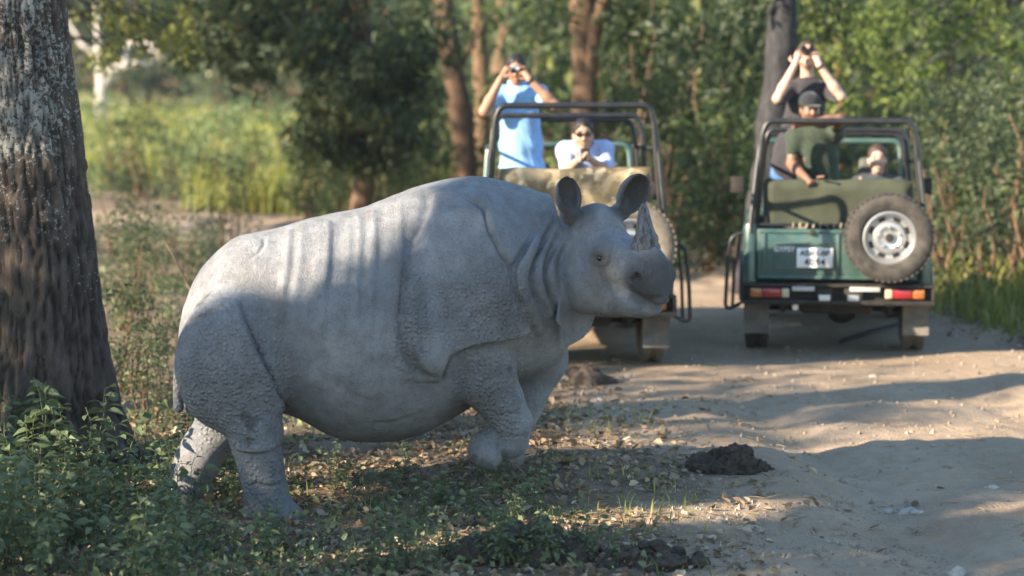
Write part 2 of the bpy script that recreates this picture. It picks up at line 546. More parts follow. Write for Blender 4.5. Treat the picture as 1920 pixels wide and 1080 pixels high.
    S.ell(knob, (.022, .014, .026), .012)
    S.chain(hit['ftc'], [.006, .014, .016, .012], .012, '-')
    S.chain(hit['kn1'], [.004, .007, .004], .012, '-'); S.chain(hit['kn2'], [.004, .008, .004], .012, '-')
    for q_ in (*hit['nail'], *hit['nail2']): S.ell(q_ + inn * .010, (.025, .020, .026), .006)
    # bib under the throat: a hanging sheet of skin
    bp = np.array([to_rl(at(px, py, D0 - .12))[[0, 2]] for px, py in
                   [(1052, 540), (1040, 562), (1033, 604), (1046, 616), (1054, 628), (1057, 652), (1066, 658), (1082, 654), (1106, 642), (1122, 622), (1132, 596), (1130, 560)]])
    yb0 = to_rl(at(1060, 600, D0 - .09)); yslope = .35
    def bib(P):
        X = P[:, [0, 2]]; d = np.full(len(X), 9.0); w = np.zeros(len(X))
        n = len(bp)
        for i in range(n):
            a, b = bp[i], bp[(i + 1) % n]
            e = b - a; q = X - a
            r = q - np.clip((q @ e) / (e @ e), 0, 1)[:, None] * e
            d = np.minimum(d, np.linalg.norm(r, axis=1))
            c1 = X[:, 1] >= a[1]; c2 = X[:, 1] < b[1]; c3 = e[0] * q[:, 1] > e[1] * q[:, 0]
            w = np.where(c1 & c2 & c3, w + 1, np.where(~c1 & ~c2 & ~c3, w - 1, w))
        d = np.where(w != 0, -d, d)
        yc = yb0[1] + yslope * (P[:, 0] - yb0[0]) + .022 * np.sin((P[:, 0] - yb0[0]) * 26)
        return smax(d + .012, np.abs(P[:, 1] - yc) - .013, .018)
    S.add(bib, [bp[:, 0].min(), yb0[1] - .14, bp[:, 1].min()], [bp[:, 0].max(), yb0[1] + .16, bp[:, 1].max()], .02)
    # tail
    S.chain([rl(356, 640, .02), rl(336, 690, -.02), rl(333, 735, -.02), rl(335, 764, -.02)], [.05, .030, .024, .030], .02)
    S.chain([rl(352, 764, .05), rl(380, 776, -.05), rl(402, 798, -.16)], [.030, .028, .022], .02)
    # mouth, nostrils, eyes, wrinkles
    for f_ in (lambda p: p, far_side):
        S.chain(f_(mouth), [.005, .010, .012, .012, .013, .013, .012], .008, '-')
        S.ell(f_(nostril[0]), (.033, .060, .026), .006, '-', M=M)
        S.ell(f_(nostril[1]), (.020, .045, .015), .006, '-', M=M)
        S.ell(f_(socket), (.030, .020, .018), .014, '-', M=M)
        S.chain(f_(up_lid), [.005, .010, .010, .005], .010)
        S.chain(f_(low_lid), [.004, .007, .007, .004], .008)
        for w_ in wr:
            S.chain(f_(w_), [.004] + [.0075] * (len(w_) - 2) + [.004], .009, '-')
    # ears: cupped shells on short stems
    def ear(c, axis, opening, wid, hgt, dep):
        axis = axis / np.linalg.norm(axis)
        opening = opening - (opening @ axis) * axis; opening /= np.linalg.norm(opening)
        side = np.cross(axis, opening)
        Me = np.array([side, opening, axis])
        base = c - axis * hgt * .95
        E = lambda P: smax(smax(s_ell(P, c, (wid, dep, hgt), Me), -s_ell(P, c + opening * dep * .45 + axis * .012, (wid - .012, dep * 1.2, hgt - .010), Me), .006),
                           ((P - c) @ opening) - dep * .55, .01)
        S.cone(base - opening * .02, c - axis * hgt * .55 - opening * dep * .45, .055, .038, .03)
        S.add(E, c - hgt * 1.1, c + hgt * 1.1, .012)
    camdir = toL @ np.array([0, -1, 0.0]); rightdir = toL @ np.array([1, 0, 0.0]); up = np.array([0, 0, 1.0])
    near_ear = to_rl(at(1066, 367, D0 - .12)); far_ear = to_rl(at(1188, 364, D0 + .0))
    ear(near_ear, up + .16 * -rightdir, camdir + .50 * rightdir, .074, .108, .062)
    ear(far_ear, up * .85 + .50 * rightdir, camdir * .75 + rightdir * .45 - up * .1, .090, .122, .072)
    h = .0085
    V, Q = surface_nets(S, h)
    V = relax(V, Q, 2, .45)
    nrm = vnormals(V, Q)
    # ---------------- folds and plate edges as relief on the sides
    def fold(key, hgt, groove, side=1, w_hi=.05, w_g=.011, fade=.06, ramp=.022):
        p3 = fl[key]; p = p3[:, [0, 2]]
        X = V[:, [0, 2]]
        lo = p.min(0) - .3; hi = p.max(0) + .3
        m = np.where(((X > lo) & (X < hi)).all(1) & (np.abs(V[:, 1]) > .03))[0]
        best = np.full(len(m), 9.0); sg = np.zeros(len(m)); along = np.zeros(len(m)); ydiff = np.zeros(len(m))
        L = np.r_[0, np.cumsum(np.linalg.norm(np.diff(p, axis=0), axis=1))]
        for i in range(len(p) - 1):
            a, d = p[i], p[i + 1] - p[i]
            q = X[m] - a
            t = np.clip((q @ d) / (d @ d), 0, 1)
            r = q - t[:, None] * d
            dist = np.linalg.norm(r, axis=1)
            c = d[0] * q[:, 1] - d[1] * q[:, 0]
            b = dist < best
            best[b] = dist[b]; sg[b] = np.sign(c[b]); along[b] = L[i] + t[b] * np.linalg.norm(d)
            ydiff[b] = np.abs(np.abs(V[m][b, 1]) - np.abs(p3[i, 1] + t[b] * (p3[i + 1, 1] - p3[i, 1])))
        s = best * sg * side
        endw = np.clip(along / fade, 0, 1) * np.clip((L[-1] - along) / fade, 0, 1)
        endw = endw * endw * (3 - 2 * endw)
        facing = np.clip(np.abs(nrm[m, 1]) * 1.8 - .1, 0, 1) * np.clip(1.6 - ydiff / .15, 0, 1)
        r_ = np.clip((s + .004) / ramp, 0, 1)
        lip = hgt * (r_ * r_ * (3 - 2 * r_)) * np.exp(-(np.clip(s, 0, 9) / w_hi) ** 1.3)
        wob = 1 + .35 * fbm(V[m] * 9, 2, .5, 5)
        dsp = (lip - groove * np.exp(-(s / w_g) ** 2) * wob) * endw * facing
        V[m] += nrm[m] * dsp[:, None]
    fold('f1', .030, .020, 1, .34, .024, .08, .08)
    fold('f2', .050, .020, 1, .12, .014, .05, .03)
    fold('f3', .024, .020, 1, .12, .010, .08, .022)
    fold('f4', .014, .012, 1, .07, .010, .05)
    fold('f5', .036, .024, -1, .12, .013, .08, .03)
    fold('f6', .012, .012, 1, .05, .010, .04)
    fold('f7', .020, .016, 1, .05, .010, .03)
    fold('f8', .022, .008, 1, .05, .012)
    fold('f9', .012, .010, 1, .03, .009, .03)
    fold('f10', .004, .006, 1, .06, .02, .1)
    fold('f11', .004, .006, 1, .08, .03, .12)
    fold('f12', .008, .006, 1, .06, .02, .05)
    # ribs showing through the flank
    nrm = vnormals(V, Q)
    for k in range(9):
        x0 = 536 + k * 27 + 7 * math.sin(k * 3.7)
        p0 = rl(x0 + 22, 440 - k * 6, -.45); p1 = rl(x0, 560 - k * 4, -.5); p2 = rl(x0 - 10, 665, -.5)
        zz = V[:, 2]
        xc = np.interp(zz, [p2[2], p1[2], p0[2]], [p2[0], p1[0], p0[0]])
        zm = (p0[2] + p2[2]) / 2 + .04; zh = (p0[2] - p2[2]) / 2 + .06
        w = np.exp(-((V[:, 0] - xc) / .024) ** 2) * np.clip(1 - ((zz - zm) / zh) ** 2, 0, 1)
        V += nrm * (w * (.023 * (.7 + .3 * math.sin(k * 2.3 + 1))) * (np.abs(nrm[:, 1]) > .35))[:, None]
    # broad unevenness and pebbled skin as real relief
    nrm = vnormals(V, Q)
    V += nrm * (fbm(V * 5.0, 3, .5, 3) * .0055)[:, None]
    reg = lambda px, py, rx, rz, yl=-.4: np.clip(1.25 - np.sqrt(((V[:, 0] - rl(px, py, yl)[0]) / rx) ** 2 + ((V[:, 2] - rl(px, py, yl)[2]) / rz) ** 2), 0, 1)
    hd = np.sqrt(((V - hp(.3, 0, -.08)) ** 2).sum(1))
    peb = np.maximum.reduce([reg(435, 720, .34, .42), reg(900, 580, .30, .26) * .95, reg(765, 590, .12, .32), reg(925, 745, .24, .30) * .8, reg(500, 890, .2, .25) * .7])
    peb = np.clip(peb * 1.5, 0, 1) * np.clip((hd - .42) / .1, 0, 1)
    fine = np.clip(1 - peb * .6, 0, 1)
    muz = np.clip(1 - np.sqrt((((V - hp(.57, 0, -.07)) @ M.T / np.array([.20, .2, .17])) ** 2).sum(1)), 0, 1)
    muz = np.clip(muz * 2.6, 0, 1)
    eyez = np.exp(-(((V - hp(eu + .02, en, ew)) ** 2).sum(1)) / .06 ** 2)
    # ---------------- dry mud on the feet and lower legs
    mud = np.clip((.42 - V[:, 2]) / .35, 0, 1) * np.clip(.5 + fbm(V * 9, 3, .5, 9), 0, 1)
    nail = np.zeros(len(V))
    for q_ in (*hit['nail'], *hit['nail2']): nail = np.maximum(nail, np.clip(1.5 - np.sqrt(((V - q_) ** 2).sum(1)) / .022, 0, 1))
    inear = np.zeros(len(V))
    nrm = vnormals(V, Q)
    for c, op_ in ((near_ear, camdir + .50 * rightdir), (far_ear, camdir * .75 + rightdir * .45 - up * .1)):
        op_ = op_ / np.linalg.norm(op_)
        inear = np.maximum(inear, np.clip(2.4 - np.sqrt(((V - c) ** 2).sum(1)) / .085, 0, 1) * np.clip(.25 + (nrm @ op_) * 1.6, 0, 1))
    t = NT('rhino_skin')
    co = t.coord()
    pebA, muzA, mudA, eyeA, earA = t.attr('pebble'), t.attr('muzzle'), t.attr('mud'), t.attr('eyelid'), t.attr('ear')
    big = t.noise(2.2, 5, .6, co)
    mid = t.noise(11, 6, .65, co)
    c = t.mix(t.ramp(big, [(.3, 0.0), (.7, 1.0)]), (.250, .262, .282), (.385, .397, .415))
    c = t.mix(t.math('MULTIPLY', t.ramp(mid, [(.42, 0.0), (.72, 1.0)]), .55), c, (.165, .167, .172))
    spk = t.ramp(t.noise(60, 3, .7, co), [(.60, 0.0), (.72, 1.0)])
    c = t.mix(t.math('MULTIPLY', spk, .4), c, (.10, .097, .095))
    c = t.mix(t.math('MULTIPLY', muzA, .8), c, (.095, .09, .092))
    c = t.mix(t.math('MULTIPLY', eyeA, .85), c, (.11, .10, .098))
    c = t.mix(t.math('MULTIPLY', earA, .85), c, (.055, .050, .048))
    c = t.mix(t.math('MULTIPLY', mudA, .55), c, (.27, .22, .17))
    c = t.mix(t.math('MULTIPLY', t.attr('nail'), .8), c, (.07, .062, .055))
    # dark dabs of wet mud
    dab = t.ramp(t.noise(3.6, 3, .5, t.new('ShaderNodeMapping', Vector=co, Location=(3.3, 1.7, 8.1)).outputs[0]), [(.715, 0.0), (.76, 1.0)])
    c = t.mix(t.math('MULTIPLY', dab, .8), c, (.09, .08, .075))
    # cracks between pebbles
    wv = t.new('ShaderNodeVectorMath'); wv.operation = 'ADD'
    nz = t.new('ShaderNodeTexNoise', Scale=9.0); t.set(nz.inputs['Vector'], co)
    sc_ = t.new('ShaderNodeVectorMath'); sc_.operation = 'SCALE'; t.set(sc_.inputs[0], nz.outputs['Color']); sc_.inputs['Scale'].default_value = .012
    t.set(wv.inputs[0], co); t.set(wv.inputs[1], sc_.outputs[0])
    ps = t.voronoi(40, wv.outputs[0], 'F1', .75)
    pebh = t.math('SUBTRACT', 1.0, t.ramp(ps, [(0.05, 0.0), (.62, 1.0)], 'EASE'))
    cell = t.voronoi(120, wv.outputs[0], 'DISTANCE_TO_EDGE', 1.0)
    cellh = t.ramp(cell, [(0.0, 0.0), (.10, 1.0)])
    wr = t.noise(30, 6, .74, t.new('ShaderNodeMapping', Vector=wv.outputs[0], Scale=(1.5, 1.5, 1.0)).outputs[0], .6)
    hgt = t.math('ADD', t.math('MULTIPLY', pebh, t.math('MULTIPLY', pebA, .62)), t.math('MULTIPLY', cellh, .16))
    hgt = t.math('ADD', hgt, t.math('MULTIPLY', wr, t.math('ADD', t.math('MULTIPLY', t.math('ADD', muzA, eyeA), 1.1), .45)))
    crack = t.ramp(wr, [(.34, 1.0), (.48, 0.0)])
    c = t.mix(t.math('MULTIPLY', crack, .22), c, (.10, .095, .09))
    gap = t.math('MULTIPLY', t.math('SUBTRACT', 1.0, pebh), t.math('MULTIPLY', pebA, .30))
    c = t.mix(gap, c, (.085, .082, .080))
    net = t.ramp(t.voronoi(62, wv.outputs[0], 'DISTANCE_TO_EDGE', 1.0), [(0.0, 1.0), (.07, 0.0)])
    c = t.mix(t.math('MULTIPLY', net, t.math('MULTIPLY', t.ramp(mid, [(.35, 0.0), (.6, 1.0)]), .38)), c, (.09, .086, .082))
    stain = t.ramp(t.noise(1.5, 6, .68, t.new('ShaderNodeMapping', Vector=co, Location=(9.1, 4.2, 1.3), Scale=(1.6, 1.6, .7)).outputs[0]), [(.52, 0.0), (.68, 1.0)])
    c = t.mix(t.math('MULTIPLY', stain, .38), c, (.20, .175, .15))
    nb = t.bump(hgt, 1.0, .032)
    mat = t.done(t.bsdf(c, .86, 0, nb, .25))
    root = empty('rhinoceros', RO, PSI)
    tag(root, 'grey one-horned rhinoceros with folded armour-like skin stepping out onto the dirt track', 'rhinoceros')
    mobj('body', V, Q, mat, root, vcol=dict(nail=nail, pebble=peb, muzzle=muz, mud=mud, eyelid=eyez, ear=inear))
    # ---------------- horn
    hs = Sdf()
    hb = [hp(.476, 0, .080), hp(.472, 0, .125), hp(.460, 0, .175), hp(.446, 0, .235), hp(.440, 0, .276), hp(.438, 0, .302)]
    hs.chain(hb, [.080, .066, .050, .038, .029, .017], .0, sc=None)
    HV, HQ = surface_nets(hs, .006)
    HV = relax(HV, HQ, 2)
    hn = vnormals(HV, HQ)
    hz = (HV - hb[0]) @ Wl
    HV += hn * (.0035 * np.sin(hz * 150 + 2 * fbm(HV * 18, 2)) * np.clip(1 - hz / .14, 0, 1) + .0022 * fbm(HV * np.array([50, 50, 10]), 3))[:, None]
    t = NT('rhino_horn')
    g = t.noise(38, 6, .7, t.new('ShaderNodeMapping', Vector=t.coord(), Scale=(1.6, 1.6, .22)).outputs[0])
    c = t.mix(t.ramp(g, [(.35, 0.0), (.65, 1.0)]), (.035, .033, .033), (.165, .160, .158))
    mh = t.done(t.bsdf(c, .62, 0, t.bump(g, .8, .008), .35))
    mobj('horn', HV, HQ, mh, root)
    # ---------------- eyes
    me_ = simple('rhino_eye', (.012, .009, .007), .12, spec=.6, bump=0)
    for s in (-1, 1):
        bm = bmesh.new(); bmesh.ops.create_uvsphere(bm, u_segments=20, v_segments=12, radius=.0175)
        me = bpy.data.meshes.new('eye'); bm.to_mesh(me); bm.free(); me.materials.append(me_)
        me.polygons.foreach_set('use_smooth', np.ones(len(me.polygons), bool))
        link('eye', me, root, Vector((socket if s > 0 else far_side(socket)) - s * Nl * .012))
    return root
rhino = make_rhino()
# ------------------------------------------------------------ shape helpers for made things
class MB:
    """collects shapes into one mesh"""
    def __init__(s): s.V = []; s.F = []; s.n = 0
    def raw(s, V, F):
        V = np.asarray(V, float)
        s.V.append(V); s.F += [tuple(int(i) + s.n for i in f) for f in F]; s.n += len(V); return s
    def bm(s, b):
        b.verts.index_update()
        s.raw([v.co[:] for v in b.verts], [[v.index for v in f.verts] for f in b.faces]); b.free(); return s
    def box(s, x0, x1, y0, y1, z0, z1, bev=0.01, seg=2, rot=None):
        b = bmesh.new(); bmesh.ops.create_cube(b, size=1)
        for v in b.verts: v.co = Vector(((v.co.x) * (x1 - x0), (v.co.y) * (y1 - y0), (v.co.z) * (z1 - z0)))
        bev = min(bev, .45 * min(abs(x1 - x0), abs(y1 - y0), abs(z1 - z0)))
        if bev > 0: bmesh.ops.bevel(b, geom=b.edges[:], offset=bev, segments=seg, affect='EDGES', profile=.5)
        if rot is not None: bmesh.ops.transform(b, matrix=rot, verts=b.verts)
        bmesh.ops.translate(b, vec=((x0 + x1) / 2, (y0 + y1) / 2, (z0 + z1) / 2), verts=b.verts)
        return s.bm(b)
    def prism(s, poly, axis, d0, d1, bev=0.008):
        """poly: 2D outline in the two other axes (in x,y,z order), extruded along axis"""
        b = bmesh.new()
        def P(p, d):
            return {'x': (d, p[0], p[1]), 'y': (p[0], d, p[1]), 'z': (p[0], p[1], d)}[axis]
        vs0 = [b.verts.new(P(p, d0)) for p in poly]
        f = b.faces.new(vs0)
        r = bmesh.ops.extrude_face_region(b, geom=[f])
        dv = Vector(P((0, 0), d1 - d0))
        bmesh.ops.translate(b, vec=dv, verts=[g for g in r['geom'] if isinstance(g, bmesh.types.BMVert)])
        bmesh.ops.recalc_face_normals(b, faces=b.faces)
        if bev > 0:
            bmesh.ops.bevel(b, geom=b.edges[:], offset=bev, segments=2, affect='EDGES', profile=.5, clamp_overlap=True)
        return s.bm(b)
    def tube(s, pts, r, seg=12, fillet=0.0, closed=False, rad=None):
        p = [np.asarray(q, float) for q in pts]
        if fillet > 0:
            q = [] if closed else [p[0]]
            rng_ = range(len(p)) if closed else range(1, len(p) - 1)
            for i in rng_:
                a, b, c = p[i - 1], p[i], p[(i + 1) % len(p)]
                u = (a - b); v = (c - b)
                L = min(fillet, np.linalg.norm(u) * .49, np.linalg.norm(v) * .49)
                u /= np.linalg.norm(u); v /= np.linalg.norm(v)
                for t in np.linspace(0, 1, 7):
                    q.append((1 - t) ** 2 * (b + u * L) + 2 * t * (1 - t) * b + t * t * (b + v * L))
            if not closed: q.append(p[-1])
            p = q
        n = len(p); rr = rad if rad is not None else [r] * n
        V = []; prev = None
        for i in range(n):
            d = (p[(i + 1) % n] - p[i - 1]) if closed else (p[min(i + 1, n - 1)] - p[max(i - 1, 0)])
            d = d / (np.linalg.norm(d) + 1e-9)
            if prev is None:
                u = np.cross(d, [0, 0, 1.0] if abs(d[2]) < .9 else [1.0, 0, 0])
            else: u = prev - (prev @ d) * d
            u /= np.linalg.norm(u) + 1e-9; w = np.cross(d, u); prev = u
            for k in range(seg):
                a = 2 * math.pi * k / seg
                V.append(p[i] + rr[i] * (math.cos(a) * u + math.sin(a) * w))
        F = []
        m = n if closed else n - 1
        for i in range(m):
            for k in range(seg):
                a = i * seg + k; b = i * seg + (k + 1) % seg; c = ((i + 1) % n) * seg + (k + 1) % seg; d = ((i + 1) % n) * seg + k
                F.append((a, b, c, d))
        if not closed:
            F.append(tuple(range(seg))[::-1]); F.append(tuple((n - 1) * seg + k for k in range(seg)))
        return s.raw(V, F)
    def lathe(s, prof, c, axis='x', seg=40):
        V = []; F = []; n = len(prof)
        for k in range(seg):
            a = 2 * math.pi * k / seg; ca, sa = math.cos(a), math.sin(a)
            for r, h in prof:
                q = {'x': (h, r * ca, r * sa), 'y': (r * ca, h, r * sa), 'z': (r * ca, r * sa, h)}[axis]
                V.append(np.asarray(c, float) + q)
        for k in range(seg):
            for i in range(n - 1):
                a = k * n + i; b = ((k + 1) % seg) * n + i
                F.append((a, b, b + 1, a + 1))
        return s.raw(V, F)
    def mesh(s, name, mat, smooth=True, autos=True):
        me = bpy.data.meshes.new(name)
        me.from_pydata([tuple(v) for v in np.concatenate(s.V)], [], s.F)
        b = bmesh.new(); b.from_mesh(me); bmesh.ops.recalc_face_normals(b, faces=b.faces); b.to_mesh(me); b.free()
        me.update()
        for m in (mat if isinstance(mat, (list, tuple)) else [mat]): me.materials.append(m)
        me.polygons.foreach_set('use_smooth', np.full(len(me.polygons), bool(smooth)))
        if smooth and autos:
            me.set_sharp_from_angle(angle=R(38))
        return me
    def obj(s, name, mat, parent=None, loc=None, **kw):
        return link(name, s.mesh(name, mat, **kw), parent, loc)
def text_mesh(name, body, size, mat, parent, M, thick=0.001, spacing=1.0, bold=0.0):
    cu = bpy.data.curves.new(name, 'FONT'); cu.body = body; cu.size = size; cu.align_x = 'CENTER'; cu.align_y = 'CENTER'
    cu.extrude = thick; cu.space_character = spacing; cu.offset = bold; cu.resolution_u = 3
    o = bpy.data.objects.new(name, cu); col.objects.link(o)
    dg = bpy.context.evaluated_depsgraph_get()
    me = bpy.data.meshes.new_from_object(o.evaluated_get(dg))
    bpy.data.objects.remove(o); bpy.data.curves.remove(cu)
    me.materials.clear(); me.materials.append(mat); me.name = name
    me.transform(M)
    return link(name, me, parent)

# ------------------------------------------------------------ sun space: where a shadow falls
_g = np.array([SUN[0], SUN[1]]) / np.hypot(SUN[0], SUN[1])        # horizontal direction to the sun
_e1 = np.array([-_g[1], _g[0]])                                   # across it
def sun_ab(P):
    P = np.atleast_2d(P)
    return P[:, :2] @ _e1, P[:, 2] * math.cos(SUN_EL) - (P[:, :2] @ _g) * math.sin(SUN_EL)
def from_ac(a, c): return a * _e1 + c * _g
# ------------------------------------------------------------ open safari jeeps
m_paint = simple('jeep_paint', (.020, .080, .070), .28, spec=.5, var=.12, scale=3, bump=.05, dust=.38, dustcol=(.20, .18, .14), Coat_Weight=.4, Coat_Roughness=.15)
m_black = simple('black_tube_paint', (.010, .011, .013), .38, spec=.5, bump=.06, dust=.04)
m_chassis = simple('chassis_black', (.014, .013, .012), .8, bump=.4, dust=.35, dustcol=(.10, .085, .065))
m_rubber = simple('tyre_rubber', (.022, .021, .020), .85, bump=.4, bscale=120, dust=.45, dustcol=(.16, .14, .11))
m_rubber_d = simple('dusty_tyre_rubber', (.10, .085, .07), .9, bump=.4, bscale=120, dust=.75, dustcol=(.26, .22, .17))
m_rim = simple('rim_silver', (.46, .46, .46), .35, metal=.75, var=.08, dust=.25, bump=.05)
m_flap = simple('mud_flap_rubber', (.10, .096, .09), .85, var=.25, dust=.5, dustcol=(.24, .205, .16), bscale=30)
m_olive = simple('seat_canvas_olive', (.046, .052, .031), .85, var=.25, scale=4, bump=.5, bscale=140)
m_grey = simple('seat_vinyl_grey', (.05, .06, .055), .6, bump=.3, bscale=90, dust=.2)
m_red = simple('lamp_red', (.24, .016, .020), .15, spec=.6, bump=0, var=.1)
m_amber = simple('lamp_amber', (.28, .10, .025), .15, spec=.6, bump=0, var=.1)
m_clear = simple('lamp_clear', (.45, .38, .26), .15, spec=.6, bump=0, var=.1)
m_white = simple('white_paint', (.78, .78, .76), .45, bump=.05, dust=.15)
m_strip = simple('dull_white_tape', (.42, .42, .41), .6, bump=.1, dust=.5)
m_ink = simple('plate_black', (.012, .012, .012), .5, bump=0)
m_chrome = simple('worn_steel', (.5, .5, .5), .4, metal=.9, dust=.3, bump=.1)
t = NT('seat_canvas_sand')
_c = t.mix(t.ramp(t.noise(5, 4, .6, None, .6), [(.42, 0.0), (.5, 1.0)]), (.30, .24, .15), (.15, .12, .07))
_c = t.mix(t.ramp(t.noise(9, 3, .5, None, .8), [(.60, 0.0), (.66, 1.0)]), _c, (.42, .35, .24))
m_sand = t.done(t.bsdf(_c, .9, 0, t.bump(t.noise(150, 3), .5, .003), .2))
t = NT('windscreen_glass')
_b = t.bsdf((.9, .95, .93), .02, 0, None, .5, Transmission_Weight=1.0, IOR=1.02)
m_glass = t.done(_b)

def wheel(parent, c, name, rub, outward, r=.345, w=.195):
    """axle along x; outward = +1/-1 side of the rim face"""
    e = empty(name, c); e.parent = parent
    b = MB(); h = w / 2
    b.lathe([(r * .60, -h * .80), (r * .66, -h * .97), (r * .80, -h * 1.04), (r * .93, -h * .93), (r * .985, -h * .75), (r * .985, h * .75), (r * .93, h * .93), (r * .80, h * 1.04), (r * .66, h * .97), (r * .60, h * .80), (r * .58, 0), (r * .60, -h * .80)], (0, 0, 0), 'x', 56)
    nb = 46
    for k in range(nb):
        for sx, off in ((-1, 0), (1, .5)):
            a = 2 * math.pi * (k + off) / nb
            M = Matrix.Rotation(-a, 4, 'X')
            q = bmesh.new(); bmesh.ops.create_cube(q, size=1)
            for v in q.verts: v.co = Vector((v.co.x * h * .62 + sx * h * .58, v.co.y * .026, v.co.z * .016 + r * .992))
            bmesh.ops.transform(q, matrix=M, verts=q.verts); b.bm(q)
    b.obj('tyre', rub, e)
    b = MB(); o = outward
    b.lathe([(r * .60, -h * .8), (r * .605, o * h * .78), (r * .57, o * h * .82), (r * .53, o * h * .62), (r * .47, o * h * .28), (r * .40, o * h * .26), (r * .34, o * h * .52), (r * .26, o * h * .56), (r * .20, o * h * .40), (r * .12, o * h * .40), (r * .11, o * h * .62), (.0, o * h * .64)], (0, 0, 0), 'x', 48)
    rim = b.obj('rim', m_rim, e)
    for k in range(8):
        a = 2 * math.pi * (k + .5) / 8
        MB().lathe([(.0, 0), (.030, 0), (.030, o * .004), (0, o * .004)], (o * (h * .27 + .001), r * .435 * math.cos(a), r * .435 * math.sin(a)), 'x', 12).obj('vent_hole', m_ink, rim)
    for k in range(5):
        a = 2 * math.pi * k / 5 + .3
        MB().lathe([(.0, o * .02), (.012, o * .018), (.013, 0), (0, 0)], (o * h * .50, r * .23 * math.cos(a), r * .23 * math.sin(a)), 'x', 8).obj('wheel_nut', m_chrome, rim)
    b = MB(); b.lathe([(.0, o * .012), (.028, o * .010), (.034, 0), (0, -o * .01)], (o * h * .64, 0, 0), 'x', 20).obj('hub_cap', m_chassis, e)
    return e

def make_jeep(loc, yaw, label, canvas, hoop_h, seat_h, rub_spare, guard_side, plate):
    J = empty('safari_jeep', loc, yaw)
    tag(J, label, 'jeep', 'open safari jeeps on the track')
    # side panels with wheel arches
    for s in (-1, 1):
        arch = [(.62 + .42 * math.cos(a), .36 + .42 * math.sin(a)) for a in np.linspace(R(170), R(10), 12)]
        poly = [(.02, .60), (.15, .52)] + [p for p in arch if p[1] > .45] + [(1.08, .50), (2.30, .50), (2.30, 1.04), (1.55, 1.04), (1.40, 1.06), (.02, 1.06)]
        b = MB(); b.prism(poly, 'x', s * .735 - .018, s * .735 + .018, .008)
        b.tube([(s * .735, .03, 1.065), (s * .735, 1.45, 1.065)], .016, 8)
        b.obj('side_panel', m_paint, J)
        b = MB()   # wheel arch flare
        b.tube([(s * .765, y, z) for y, z in arch], .026, 8); b.obj('wheel_arch', m_black, J)
        fr = [(3.0 + .41 * math.cos(a), .36 + .41 * math.sin(a)) for a in np.linspace(R(175), R(5), 12)]
        poly = [(2.31, .50), (2.56, .50)] + [p for p in fr if p[1] > .46] + [(3.44, .55), (3.46, .95), (2.31, 1.03)]
        MB().prism(poly, 'x', s * .71 - .02, s * .71 + .02, .008).obj('front_fender', m_paint, J)
        # rounded rear corner post
        b = MB(); b.lathe([(.0, .60), (.055, .60), (.055, 1.05), (.045, 1.075), (0, 1.08)], (s * .70, .055, 0), 'z', 20); b.obj('corner_post', m_paint, J)
    b = MB(); b.box(-.69, .69, 2.32, 3.44, .93, 1.02, .04, 3); b.box(-.70, .70, 3.40, 3.47, .50, .98, .02); b.obj('bonnet', m_paint, J)
    b = MB(); b.box(-.715, .715, .07, 2.30, .54, .57, .004); b.box(-.5, .5, 2.27, 2.33, .5, 1.02, .01); b.obj('floor', m_chassis, J)
    # tailgate with pressed recess and ribs
    tg = MB()
    tg.box(-.645, .645, .005, .04, .62, 1.035, .012)
    for (x0, x1, z0, z1) in ((-.63, .63, 1.0, 1.028), (-.63, .63, .63, .655), (-.60, -.575, .655, 1.0), (.575, .60, .655, 1.0), (-.005, .018, .655, 1.0)):
        tg.box(x0, x1, -.010, .006, z0, z1, .006)
    gate = tg.obj('tailgate', m_paint, J)
    for (x0, x1, z0, z1) in ((-.50, -.07, .71, .725), (-.50, -.07, .905, .920), (-.505, -.49, .71, .92)):
        MB().box(x0, x1, -.012, .006, z0, z1, .005).obj('pressed_rib', m_paint, gate)
    for x in (-.20, .05, .52):
        MB().box(x - .02, x + .02, -.02, .0, .985, 1.03, .006).obj('hinge', m_chassis, gate)
    # number plate
    pl = MB().box(-.325, -.035, -.030, -.014, .725, .885, .004).obj('number_plate', m_white, J)
    face = Matrix.Rotation(R(90), 4, 'X')
    if plate:
        text_mesh('plate_letters', 'AS-01-BP', .062, m_ink, pl, Matrix.Translation((-.18, -.0315, .842)) @ face, bold=.0016)
        text_mesh('plate_digits', '4094', .078, m_ink, pl, Matrix.Translation((-.18, -.0315, .768)) @ face, bold=.0018, spacing=1.1)
        text_mesh('badge_lettering', 'GYPSY', .058, m_white, gate, Matrix.Translation((-.425, -.0135, .872)) @ face, bold=.0012)
    # tonneau rail with canvas lashings
    MB().tube([(-.63, .05, 1.065), (.63, .05, 1.065)], .013, 8).obj('rear_rail', m_black, J)
    for k in range(11):
        x = -.36 + k * .055
        MB().tube([(x, .03, 1.045), (x + .008, .035, 1.085)], .007, 6).obj('canvas_lashing', m_sand, J)
    # seats
    st = MB()
    n = 26; X = np.linspace(-.60, .60, n); Z = np.linspace(1.06, seat_h, 10)
    gx, gz = np.meshgrid(X, Z, indexing='ij')
    P0 = np.stack([gx.ravel(), np.full(gx.size, .16), gz.ravel()], 1)
    e_ = np.minimum(np.clip((.60 - np.abs(P0[:, 0])) / .05, 0, 1), np.clip((seat_h - P0[:, 2]) / .05, 0, 1)) ** .5
    yy = .16 - .055 * e_ - .012 * fbm(P0[:, [0, 2]] * 6, 3, .5, 21)
    yb = .16 + .055 * e_ + .012 * fbm(P0[:, [0, 2]] * 6, 3, .5, 31)
    zz = P0[:, 2] + .010 * vnoise(P0[:, [0, 2]] * 7, 4) * (P0[:, 2] > seat_h - .02)
    idx = np.arange(gx.size).reshape(n, 10)
    Fq = [(idx[i, j], idx[i + 1, j], idx[i + 1, j + 1], idx[i, j + 1]) for i in range(n - 1) for j in range(9)]
